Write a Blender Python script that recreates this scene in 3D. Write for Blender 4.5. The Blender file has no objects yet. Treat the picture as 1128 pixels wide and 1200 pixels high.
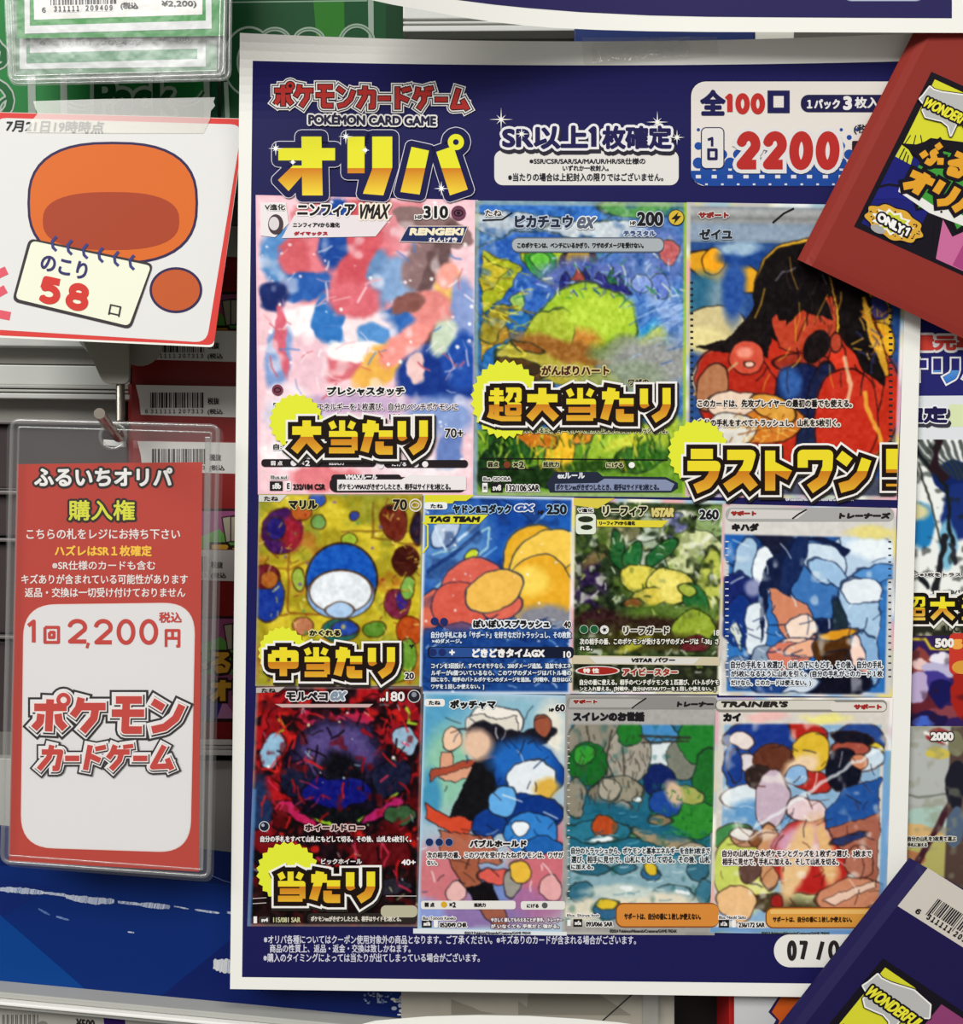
import bpy, bmesh, math, random, re
import numpy as np
from mathutils import Matrix, Vector

# ------------------------------------------------------------------ camera, light, exposure
FOCAL = 1450.0                      # focal length in pixels of the 1128 x 1200 frame
DIST = 0.55                         # metres from the lens to the poster
PITCH, ROLL = math.radians(1.6), math.radians(0.9)
EYE = 1.40                          # height of the frame's centre above the shop floor
f_ = np.array([0, math.cos(PITCH), -math.sin(PITCH)])
r0 = np.array([1.0, 0, 0]); u0 = np.array([0, math.sin(PITCH), math.cos(PITCH)])
R_ = r0*math.cos(ROLL) + u0*math.sin(ROLL)
U_ = u0*math.cos(ROLL) - r0*math.sin(ROLL)
CAM = np.array([0, 0, EYE]) - f_*DIST

scene = bpy.context.scene
COL = scene.collection
cam_data = bpy.data.cameras.new('camera')
cam_data.sensor_width = 36; cam_data.sensor_fit = 'AUTO'
cam_data.lens = FOCAL/1200*36
cam_data.clip_start = 0.01
cam = bpy.data.objects.new('camera', cam_data); COL.objects.link(cam)
cam.matrix_world = Matrix(((R_[0], U_[0], -f_[0], CAM[0]), (R_[1], U_[1], -f_[1], CAM[1]),
                           (R_[2], U_[2], -f_[2], CAM[2]), (0, 0, 0, 1)))
scene.camera = cam
vs = scene.view_settings
vs.view_transform = 'Standard'; vs.look = 'None'; vs.gamma = 1; vs.use_curve_mapping = False
vs.exposure = -0.45
scene.display_settings.display_device = 'sRGB'

world = bpy.data.worlds.new('shop_air'); scene.world = world; world.use_nodes = True
world.node_tree.nodes['Background'].inputs[0].default_value = (1.0, 0.985, 0.95, 1)
world.node_tree.nodes['Background'].inputs[1].default_value = 0.32

def area(name, loc, target, sx, sy, power, col):
    l = bpy.data.lights.new(name, 'AREA'); l.shape = 'RECTANGLE'; l.size = sx; l.size_y = sy
    l.energy = power; l.color = col
    o = bpy.data.objects.new(name, l); COL.objects.link(o); o.location = loc
    o.rotation_euler = (Vector(target)-Vector(loc)).to_track_quat('-Z', 'Y').to_euler()
    return o
area('ceiling_light', (-1.8, -2.9, 3.4), (0, 0, EYE), 2.4, 1.2, 180, (1, 0.99, 0.96))
area('ceiling_light', (0.7, -2.2, 3.7), (0, 0, EYE), 1.6, 0.4, 44, (1, 0.99, 0.96))

# ------------------------------------------------------------------ helpers
def lin(c):
    c = np.asarray(c, dtype=float)
    return np.where(c <= 0.04045, c/12.92, ((np.maximum(c, 0)+0.055)/1.055)**2.4)
def hx(h):
    if not isinstance(h, str): return np.asarray(h, float)
    return np.array([int(h[i:i+2], 16)/255 for i in (0, 2, 4)])

def rays(px, py):
    px = np.asarray(px, float); py = np.asarray(py, float)
    d = f_ + ((px-564)/FOCAL)[..., None]*R_ - ((py-600)/FOCAL)[..., None]*U_
    return d/np.linalg.norm(d, axis=-1, keepdims=True)
class Surf:
    """A surface standing in the shop: given as a height field y (metres behind the poster plane)."""
    def __init__(s, y=0.0, fn=None, plane=None, off=0.0):
        s.y, s.fn, s.off, s.n = y/1000, fn, off/1000, None
        if plane:
            p = [s._at(np.array([a[0]]), np.array([a[1]]), a[2]/1000)[0] for a in plane]
            n = np.cross(p[1]-p[0], p[2]-p[0]); s.n = n/np.linalg.norm(n); s.p0 = p[0]
    def _at(s, px, py, y):
        d = rays(px, py); return CAM + d*((y-CAM[1])/d[..., 1])[..., None]
    def __call__(s, px, py, off=0.0):
        px = np.asarray(px, float); py = np.asarray(py, float)
        d = rays(px, py)
        if s.n is not None: t = ((s.p0-CAM)@s.n)/(d@s.n)
        else:
            y = s.fn(px, py)/1000 if s.fn else s.y
            t = (y-CAM[1])/d[..., 1]
        return CAM + d*(t-s.off-off)[..., None]
    def raised(s, mm):
        import copy
        c = copy.copy(s); c.off = s.off+mm/1000; return c
EPS = 0.00005                       # one layer of print, metres

def new_obj(name, verts, faces, m, parent=None, smooth=False):
    me = bpy.data.meshes.new(name)
    me.from_pydata([tuple(v) for v in verts], [], faces); me.update()
    o = bpy.data.objects.new(name, me); COL.objects.link(o)
    if m: me.materials.append(m)
    if smooth:
        me.polygons.foreach_set('use_smooth', [True]*len(me.polygons))
    put(o, parent)
    return o
def put(o, parent):
    if parent is not None:
        o.parent = parent
        o.matrix_parent_inverse = parent.matrix_world.inverted()
def tag(o, label=None, cat=None, group=None, kind=None):
    if label: o['label'] = label
    if cat: o['category'] = cat
    if group: o['group'] = group
    if kind: o['kind'] = kind
    return o
def thing(name, label, cat, at, group=None):
    o = bpy.data.objects.new(name, None); COL.objects.link(o); o.location = tuple(at); o.empty_display_size = .02
    bpy.context.view_layer.update()
    return tag(o, label, cat, group)

# materials
def principled(name, col=None, rough=.5, metal=0, spec=.3, attr=False, bump=0, bscale=400, var=0):
    m = bpy.data.materials.new(name); m.use_nodes = True
    nt = m.node_tree; b = nt.nodes['Principled BSDF']
    b.inputs['Roughness'].default_value = rough; b.inputs['Metallic'].default_value = metal
    b.inputs['Specular IOR Level'].default_value = spec
    if attr:
        a = nt.nodes.new('ShaderNodeAttribute'); a.attribute_name = 'ink'
        nt.links.new(a.outputs['Color'], b.inputs['Base Color'])
    else:
        c = lin(hx(col)); b.inputs['Base Color'].default_value = (*c, 1)
        if var:
            t = nt.nodes.new('ShaderNodeTexCoord'); n = nt.nodes.new('ShaderNodeTexNoise')
            n.inputs['Scale'].default_value = bscale*.4; n.inputs['Detail'].default_value = 6
            mx = nt.nodes.new('ShaderNodeMix'); mx.data_type = 'RGBA'
            mx.inputs[6].default_value = (*(c*(1-var)), 1); mx.inputs[7].default_value = (*np.minimum(c*(1+var), 1), 1)
            nt.links.new(t.outputs['Object'], n.inputs['Vector'])
            nt.links.new(n.outputs['Fac'], mx.inputs[0]); nt.links.new(mx.outputs[2], b.inputs['Base Color'])
    if bump:
        t = nt.nodes.new('ShaderNodeTexCoord')
        n = nt.nodes.new('ShaderNodeTexNoise'); n.inputs['Scale'].default_value = bscale; n.inputs['Detail'].default_value = 4
        bp = nt.nodes.new('ShaderNodeBump'); bp.inputs['Strength'].default_value = bump; bp.inputs['Distance'].default_value = .001
        nt.links.new(t.outputs['Object'], n.inputs['Vector'])
        nt.links.new(n.outputs['Fac'], bp.inputs['Height']); nt.links.new(bp.outputs['Normal'], b.inputs['Normal'])
    return m
def clear(name, tint, haze=.1, gloss=.12, rough=.12, bump=0, bscale=60):
    m = bpy.data.materials.new(name); m.use_nodes = True
    nt = m.node_tree; nt.nodes.remove(nt.nodes['Principled BSDF'])
    out = nt.nodes['Material Output']
    tr = nt.nodes.new('ShaderNodeBsdfTransparent'); tr.inputs[0].default_value = (*lin(hx(tint)), 1)
    df = nt.nodes.new('ShaderNodeBsdfDiffuse'); df.inputs[0].default_value = (.85, .85, .84, 1)
    gl = nt.nodes.new('ShaderNodeBsdfGlossy'); gl.inputs['Roughness'].default_value = rough
    gl.inputs[0].default_value = (.9, .9, .9, 1)
    m1 = nt.nodes.new('ShaderNodeMixShader'); m1.inputs[0].default_value = haze
    m2 = nt.nodes.new('ShaderNodeMixShader'); m2.inputs[0].default_value = gloss
    nt.links.new(tr.outputs[0], m1.inputs[1]); nt.links.new(df.outputs[0], m1.inputs[2])
    nt.links.new(m1.outputs[0], m2.inputs[1]); nt.links.new(gl.outputs[0], m2.inputs[2])
    nt.links.new(m2.outputs[0], out.inputs[0])
    if bump:
        t = nt.nodes.new('ShaderNodeTexCoord')
        n = nt.nodes.new('ShaderNodeTexNoise'); n.inputs['Scale'].default_value = bscale; n.inputs['Detail'].default_value = 3
        bp = nt.nodes.new('ShaderNodeBump'); bp.inputs['Strength'].default_value = bump; bp.inputs['Distance'].default_value = .004
        nt.links.new(t.outputs['Object'], n.inputs['Vector'])
        nt.links.new(n.outputs['Fac'], bp.inputs['Height']); nt.links.new(bp.outputs['Normal'], gl.inputs['Normal'])
    return m
M_INK = principled('printed_ink', attr=True, rough=.45, spec=.12)
M_PAPER = principled('white_paper', 'f0efe8', rough=.6, spec=.15, bump=.04, bscale=900)
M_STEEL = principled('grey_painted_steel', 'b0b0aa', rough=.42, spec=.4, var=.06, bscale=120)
M_STEEL_DARK = principled('shaded_rail_steel', '8d8b84', rough=.5, spec=.3, var=.06, bscale=120)  # rail steel darkened for recesses and undersides, shade put into its colour
M_CHROME = principled('nickel_plated_wire', '9a9186', rough=.25, metal=1)
M_BRACKET = principled('grey_bracket_steel', '8f897f', rough=.4, spec=.4)
M_BACK = principled('gondola_back_panel', '6f6b66', rough=.6, var=.08)
M_DARK = principled('dark_tray_plastic', '3a3030', rough=.35, spec=.4)
M_FILM = clear('clear_vinyl_film', 'fdfdfd', haze=.035, gloss=.022, rough=.2, bump=.2)
M_RIM = clear('welded_vinyl_rim', 'f0f2f0', haze=.12, gloss=.12, rough=.2)
M_TAPE = clear('clear_tape', 'fbfaf6', haze=.2, gloss=.03, rough=.3)
M_TAPE_THIN = clear('thin_clear_tape', 'fdfdfc', haze=.035, gloss=.03, rough=.2)
M_CRINKLE = clear('crinkled_clear_tape', 'fefefe', haze=.0, gloss=.16, rough=.1, bump=1.0, bscale=260)

# ------------------------------------------------------------------ print: flat shapes laid on a sheet
def clip(pts, a, keep_less, axis=1):
    """Sutherland-Hodgman of a convex polygon against one axis line."""
    out = []; n = len(pts)
    for i in range(n):
        p, q = pts[i], pts[(i+1) % n]
        ip = (p[axis] <= a) == keep_less or p[axis] == a
        iq = (q[axis] <= a) == keep_less or q[axis] == a
        if ip: out.append(p)
        if ip != iq:
            t = (a-p[axis])/(q[axis]-p[axis]); out.append((p[0]+(q[0]-p[0])*t, p[1]+(q[1]-p[1])*t))
    return out if len(out) > 2 else None
def ell(cx, cy, rx, ry=None, n=24, a0=0, a1=2*math.pi, rot=0):
    ry = rx if ry is None else ry; c, s = math.cos(math.radians(rot)), math.sin(math.radians(rot))
    k = n if abs(a1-a0) > 6.28 else n+1
    out = []
    for i in range(k):
        a = a0+(a1-a0)*i/n; x, y = rx*math.cos(a), ry*math.sin(a)
        out.append((cx+x*c-y*s, cy+x*s+y*c))
    return out
def rrect(x0, y0, x1, y1, r, n=6):
    p = []
    for cx, cy, a in ((x1-r, y0+r, -90), (x1-r, y1-r, 0), (x0+r, y1-r, 90), (x0+r, y0+r, 180)):
        for i in range(n+1):
            t = math.radians(a+90*i/n); p.append((cx+r*math.cos(t), cy+r*math.sin(t)))
    return p
def rect(x0, y0, x1, y1): return [(x0, y0), (x1, y0), (x1, y1), (x0, y1)]
def burst(cx, cy, rx, ry, n, inner=.9, rot=0):
    return [(cx+(rx if i % 2 else rx*inner)*math.cos(2*math.pi*i/(2*n)+rot), cy+(ry if i % 2 else ry*inner)*math.sin(2*math.pi*i/(2*n)+rot)) for i in range(2*n)]

_jit = [0]
def jit():
    _jit[0] += 1
    return (_jit[0]*.6180339887 % 1)*.62      # pieces of one letter never lie exactly in one plane
_fc = bpy.data.curves.new('type', 'FONT'); _fc.resolution_u = 4
_fo = bpy.data.objects.new('type', _fc)
_cache = {}
def glyphs(s):
    if s not in _cache:
        COL.objects.link(_fo); _fc.body = s
        dg = bpy.context.evaluated_depsgraph_get(); dg.update()
        me = bpy.data.meshes.new_from_object(_fo.evaluated_get(dg))
        v = np.array([p.co[:2] for p in me.vertices]); fs = [tuple(p.vertices) for p in me.polygons]
        cnt = {}
        for f in fs:
            for i in range(len(f)):
                e = (min(f[i], f[i-1]), max(f[i], f[i-1])); cnt[e] = cnt.get(e, 0)+1
        ed = [e for e, c in cnt.items() if c == 1]
        bpy.data.meshes.remove(me); COL.objects.unlink(_fo)
        _cache[s] = (v, fs, ed)
    return _cache[s]

KANA = {
 '大': [[(6,34),(94,34)], [(50,4),(50,34),(42,60),(12,94)], [(52,40),(62,66),(90,94)]],
 '当': [[(50,4),(50,38)], [(16,8),(26,28)], [(84,8),(74,28)], [(10,44),(88,44),(88,92)], [(16,68),(88,68)], [(10,92),(88,92)]],
 'た': [[(4,26),(54,26)], [(32,4),(26,40),(10,96)], [(54,46),(96,46)], [(56,66),(56,92),(96,92)]],
 'り': [[(16,6),(16,52),(26,46)], [(82,4),(82,56),(72,78),(44,96)]],
 '超': [[(8,18),(46,18)], [(27,4),(27,52)], [(4,36),(48,36)], [(27,52),(27,84)], [(27,66),(46,66)], [(12,54),(12,74),(5,92)], [(12,86),(40,94),(98,94)],
        [(54,10),(92,10),(92,38),(80,40)], [(70,10),(66,28),(54,44)], [(58,54),(92,54),(92,78),(58,78),(58,54)]],
 '中': [[(10,26),(90,26),(90,62),(10,62),(10,26)], [(50,4),(50,98)]],
 'ラ': [[(16,12),(84,12)], [(6,40),(92,40),(84,64),(66,82),(30,94)]],
 'ス': [[(12,14),(84,14),(74,42),(50,70),(8,92)], [(58,58),(94,92)]],
 'ト': [[(28,4),(28,98)], [(28,38),(88,62)]],
 'ワ': [[(12,44),(12,14),(90,14),(88,44),(72,74),(34,94)]],
 'ン': [[(8,14),(40,32)], [(92,24),(76,60),(46,84),(10,92)]],
 '!': [[(50,4),(50,60)], [(50,86),(50,92)]],
 'ポ': [[(4,30),(96,30)], [(48,8),(48,96)], [(24,48),(22,70),(6,88)], [(72,48),(76,70),(94,88)], 'o86,10'],
 'ケ': [[(26,4),(20,32),(4,54)], [(24,28),(96,28)], [(68,28),(64,60),(34,96)]],
 'モ': [[(14,10),(88,10)], [(4,46),(96,46)], [(44,10),(44,92),(92,92)]],
 'カ': [[(6,30),(88,30),(86,92),(66,92)], [(44,4),(42,50),(8,96)]],
 'ー': [[(6,54),(94,54)]],
 'ド': [[(24,4),(24,98)], [(24,42),(80,62)], [(56,8),(64,26)], [(78,4),(86,22)]],
 'ゲ': [[(24,4),(18,32),(4,54)], [(22,30),(92,30)], [(58,30),(54,62),(26,96)], [(68,2),(74,18)], [(88,0),(94,16)]],
 'ム': [[(46,6),(16,86),(92,82)], [(66,54),(94,96)]],
 'オ': [[(4,27),(96,27)], [(58,4),(58,98)], [(54,36),(38,64),(6,90)]],
 'リ': [[(18,5),(18,60)], [(80,5),(80,52),(72,76),(44,95)]],
 'パ': [[(28,26),(22,62),(6,94)], [(58,26),(72,60),(92,94)], 'o84,14'],
 'ふ': [[(36,8),(60,20)], [(52,32),(42,50),(60,66),(54,90),(34,88)], [(20,56),(8,82)], [(80,54),(94,80)]],
 'る': [[(18,12),(80,12),(22,56),(60,46),(86,62),(76,90),(40,94),(36,78),(54,76),(64,92)]],
 'い': [[(14,16),(16,70),(32,84)], [(74,20),(88,66)]],
 'ち': [[(6,26),(92,26)], [(40,4),(28,58),(60,46),(88,60),(80,86),(36,94)]],
}
def arc(cx, cy, rx, ry, a0, a1, n=14): return [(cx+rx*math.cos(math.radians(a0+(a1-a0)*i/n)), cy+ry*math.sin(math.radians(a0+(a1-a0)*i/n))) for i in range(n+1)]
KANA.update({
 '0': [arc(50, 50, 36, 44, 0, 375, 28)], '1': [[(22, 26), (58, 8), (58, 96)]], '/': [[(78, 2), (22, 98)]], ',': [[(56, 70), (36, 110)]],
 '2': [arc(50, 32, 36, 26, 185, 385, 16)+[(16, 92), (92, 92)]], '5': [[(86, 8), (24, 8), (20, 46)], [(20, 46)]+arc(46, 66, 38, 28, 235, 500, 16)],
 '8': [arc(50, 28, 30, 21, 0, 375, 24), arc(50, 71, 36, 24, 0, 375, 24)], '7': [[(8, 8), (88, 8), (42, 96)]], '3': [arc(46, 29, 34, 23, 200, 450, 16), arc(46, 71, 38, 24, 270, 520, 16)],
 '回': [[(8, 8), (92, 8), (92, 94), (8, 94), (8, 8)], [(36, 36), (64, 36), (64, 66), (36, 66), (36, 36)]], '円': [[(8, 96), (8, 8), (92, 8), (92, 92), (74, 92)], [(50, 8), (50, 50)], [(8, 50), (92, 50)]],
 'T': [[(4, 8), (96, 8)], [(50, 8), (50, 96)]],
})
HEAVY = {'当': .7, '超': .62, 'る': .85, 'ふ': .9, '中': .92}      # busy characters are cut in thinner strokes
class Ink:
    def __init__(s, surf, tf=None, strip=0):
        s.surf, s.tf, s.strip = surf, tf, strip
        s.P, s.O, s.C, s.F, s.n = [], [], [], [], 0
    def raw(s, pts, cols, L, faces):
        s.P.append(np.asarray(pts, float)); s.O.append(np.full(len(pts), L*EPS) if np.isscalar(L) else np.asarray(L, float)*EPS)
        c = np.asarray(cols, float); s.C.append(np.tile(c, (len(pts), 1)) if c.ndim == 1 else c)
        s.F += [tuple(i+s.n for i in f) for f in faces]; s.n += len(pts)
    def poly(s, pts, col, L):
        if s.strip:
            todo = [pts]
            for ax in (0, 1):
                nxt = []
                for q in todo:
                    lo, hi = min(p[ax] for p in q), max(p[ax] for p in q); k = int((hi-lo)/s.strip)+1
                    for i in range(k):
                        c = q
                        if i: c = clip(c, lo+(hi-lo)*i/k, False, ax)
                        if c and i < k-1: c = clip(c, lo+(hi-lo)*(i+1)/k, True, ax)
                        if c: nxt.append(c)
                todo = nxt
            for q in todo: s.raw(q, lin(hx(col)), L, [range(len(q))])
            return
        s.raw(pts, lin(hx(col)), L, [range(len(pts))])
    def grid(s, quad, col, L, nx=10, ny=10, warp=None):
        q = np.asarray(quad, float)
        u, v = np.meshgrid(np.linspace(0, 1, nx+1), np.linspace(0, 1, ny+1))
        u = u.ravel()[:, None]; v = v.ravel()[:, None]
        p = (q[0]*(1-u)+q[1]*u)*(1-v)+(q[3]*(1-u)+q[2]*u)*v
        if warp: p = warp(p)
        w = nx+1
        s.raw(p, lin(hx(col)), L, [(j*w+i, j*w+i+1, j*w+w+i+1, j*w+w+i) for j in range(ny) for i in range(nx)])
    def line(s, pts, w, col, L, grow=0, cap=0, grad=None, joints=True):
        """thick polyline: one quad per piece, a disc at each joint"""
        h = w/2+grow; polys = []
        n = len(pts)
        for i in range(n-1):
            a, b = np.array(pts[i], float), np.array(pts[i+1], float)
            d = b-a; l = np.hypot(*d)
            if l < 1e-6: continue
            d /= l; nrm = np.array([-d[1], d[0]])
            if i == 0: a = a-d*(cap+grow)
            if i == n-2: b = b+d*(cap+grow)
            m = int(np.hypot(*(b-a))/13)+1
            for g in range(m):
                p, q = a+(b-a)*g/m, a+(b-a)*(g+1)/m
                polys.append([tuple(p+nrm*h), tuple(q+nrm*h), tuple(q-nrm*h), tuple(p-nrm*h)])
            if joints and 0 < i: polys.append(ell(pts[i][0], pts[i][1], h, n=12))
        for p in polys: s.shade(p, col, L, grad)
    def shade(s, p, col, L, grad=None):
        L = L+jit()
        if grad is None: s.raw(p, lin(hx(col)), L, [range(len(p))]); return
        y0, ym, y1, top, mid, bot = grad        # upper colour; lower part runs mid -> bot
        a, b = clip(p, ym, True), clip(p, ym, False)
        if a: s.raw(a, lin(hx(top)), L, [range(len(a))])
        if b:
            t = np.clip((np.array([q[1] for q in b])-ym)/(y1-ym), 0, 1)[:, None]
            s.raw(b, lin(hx(mid)*(1-t)+hx(bot)*t), L, [range(len(b))])
    def block(s, text, x0, y0, x1, y1, w, col, L, outlines=(), grad=None, shear=0, gap=.08, slope=0, widths=None):
        """heavy display lettering drawn stroke by stroke"""
        n = len(text); ws = widths or [1]*n; tot = sum(ws)+gap*(n-1); unit = (x1-x0)/tot
        def place(q):
            return [(cx+p[0]/100*cw+shear*(50-p[1])/100, y0+slope*(cx-x0)+p[1]/100*(y1-y0)) for p in q]
        for k, (r, oc, dx, dy) in enumerate(list(outlines)+[(0, col, 0, 0)]):
            cx = x0
            for ch, wd in zip(text, ws):
                cw = unit*wd
                wc = w*HEAVY.get(ch, 1)
                for st in KANA[ch]:
                    last = k == len(outlines)
                    if isinstance(st, str):
                        ox, oy = map(float, st[1:].split(','))
                        q = place([(ox, oy)])[0]; R = wc*.95
                        if r: s.shade(ell(q[0]+dx, q[1]+dy, R+r, n=20), oc, L+k, None)
                        else:
                            ring = ell(q[0], q[1], R*.72, n=20); s.line(ring+ring[:2], R*.55, oc, L+k, grad=grad)
                        continue
                    q = [(a+dx, b+dy) for a, b in place(st)]
                    s.line(q, wc, oc, L+k, grow=r, cap=0, grad=grad if last else None)
                cx += unit*(wd+gap)
    def text(s, body, x0, y0, x1, y1, col, L, bold=0, outlines=(), shear=0, slope=0, grad=None):
        """set type into the box x0..y1; outlines are (radius, colour, dx, dy), widest first"""
        if any(ord(c) > 0x3000 for c in body): body = re.sub(r'(?<![0-9])1(?![0-9])', '\uff11', body)
        v, fs, ed = glyphs(body)
        if not len(v): return
        lo, hi = v.min(0), v.max(0); sz = np.maximum(hi-lo, 1e-4)
        b = bold
        t = (v-lo)/sz
        X = x0+b+t[:, 0]*(x1-x0-2*b); Y = y1-b-t[:, 1]*(y1-y0-2*b)
        X = X+shear*((y0+y1)/2-Y); Y = Y+slope*(X-x0)
        P = np.stack([X, Y], 1)
        k = 0
        def swell(r, c, LL, dx=0, dy=0):
            m = 6 if r < 1.5 else 8
            Q, FF, n, J = [], [], 0, []
            for i, j in ed:
                a, e = P[i], P[j]; d = e-a; l = math.hypot(*d)
                if l < 1e-6: continue
                nx, ny = -d[1]/l*r, d[0]/l*r
                Q += [(a[0]+nx+dx, a[1]+ny+dy), (e[0]+nx+dx, e[1]+ny+dy), (e[0]-nx+dx, e[1]-ny+dy), (a[0]-nx+dx, a[1]-ny+dy)]
                FF.append((n, n+1, n+2, n+3)); n += 4; J += [LL+jit()]*4
            if r > .6:
                for i in {e for pr in ed for e in pr}:
                    Q += [(P[i][0]+dx+r*math.cos(2*math.pi*q/m), P[i][1]+dy+r*math.sin(2*math.pi*q/m)) for q in range(m)]
                    FF.append(tuple(range(n, n+m))); n += m; J += [LL+jit()]*m
            if Q:
                s.raw(Q, colour(np.array(Q), c), J, FF)
        def colour(Q, c):
            if callable(c): return lin(np.array([c(*q) for q in Q]))
            return lin(hx(c))
        for r, c, dx, dy in outlines:
            swell(r+b, c, L+k, dx, dy)
            s.raw(P+np.array([dx, dy]), lin(hx(c)), L+k+.45, fs); k += 1
        if b: swell(b, col, L+k)
        s.raw(P, colour(P, col), L+k+.45, fs)
    def spark(s, x, y, r, L, col='ffffff'):
        for a in range(0, 180, 45):
            rr = r if a % 90 == 0 else r*.55
            c, q = math.cos(math.radians(a)), math.sin(math.radians(a))
            s.poly([(x-c*rr, y-q*rr), (x-q*.9, y+c*.9), (x+c*rr, y+q*rr), (x+q*.9, y-c*.9)], col, L+a/450)
        s.poly(ell(x, y, 2.2, n=10), col, L+.5)
    def bars(s, x0, y0, x1, y1, L, seed=1, col='15131a', tf=None, dens=34):
        rnd = random.Random(seed); x = x0; n = (x1-x0)/dens/2.2
        while x < x1:
            w = rnd.choice((1, 1, 1, 2, 2, 3))*n
            q = rect(x, y0, min(x+w, x1), y1)
            s.poly([tf(*p) for p in q] if tf else q, col, L)
            x += w+rnd.choice((1, 1, 2))*n
    def image(s, ras, quad, L):
        q = np.asarray(quad, float); h, w = ras.a.shape[:2]
        for ax in (0, 1):
            p_ = np.take(ras.a, [0]+list(range(ras.a.shape[ax]-1)), ax); n_ = np.take(ras.a, list(range(1, ras.a.shape[ax]))+[-1], ax)
            ras.a = .25*p_+.5*ras.a+.25*n_
        u, v = np.meshgrid(np.linspace(0, 1, w), np.linspace(0, 1, h))
        u = u.ravel()[:, None]; v = v.ravel()[:, None]
        p = (q[0]*(1-u)+q[1]*u)*(1-v)+(q[3]*(1-u)+q[2]*u)*v
        i = np.arange(h*w).reshape(h, w)
        fs = np.stack([i[:-1, :-1], i[:-1, 1:], i[1:, 1:], i[1:, :-1]], -1).reshape(-1, 4)
        s.raw(p, lin(np.clip((ras.a.reshape(-1, 3)-.5)*1.14+.49, 0, 1)), L, fs.tolist())
    def build(s, name, parent=None, mat=None):
        P = np.concatenate(s.P); O = np.concatenate(s.O); C = np.concatenate(s.C)
        if s.tf: P = np.array([s.tf(*p) for p in P])
        W = s.surf(P[:, 0], P[:, 1], O)
        me = bpy.data.meshes.new(name)
        me.from_pydata(W.tolist(), [], s.F)
        at = me.color_attributes.new('ink', 'FLOAT_COLOR', 'POINT')
        at.data.foreach_set('color', np.concatenate([C, np.ones((len(C), 1))], 1).astype(np.float32).ravel())
        me.materials.append(mat or M_INK); me.update()
        o = bpy.data.objects.new(name, me); COL.objects.link(o); put(o, parent)
        return o

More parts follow.
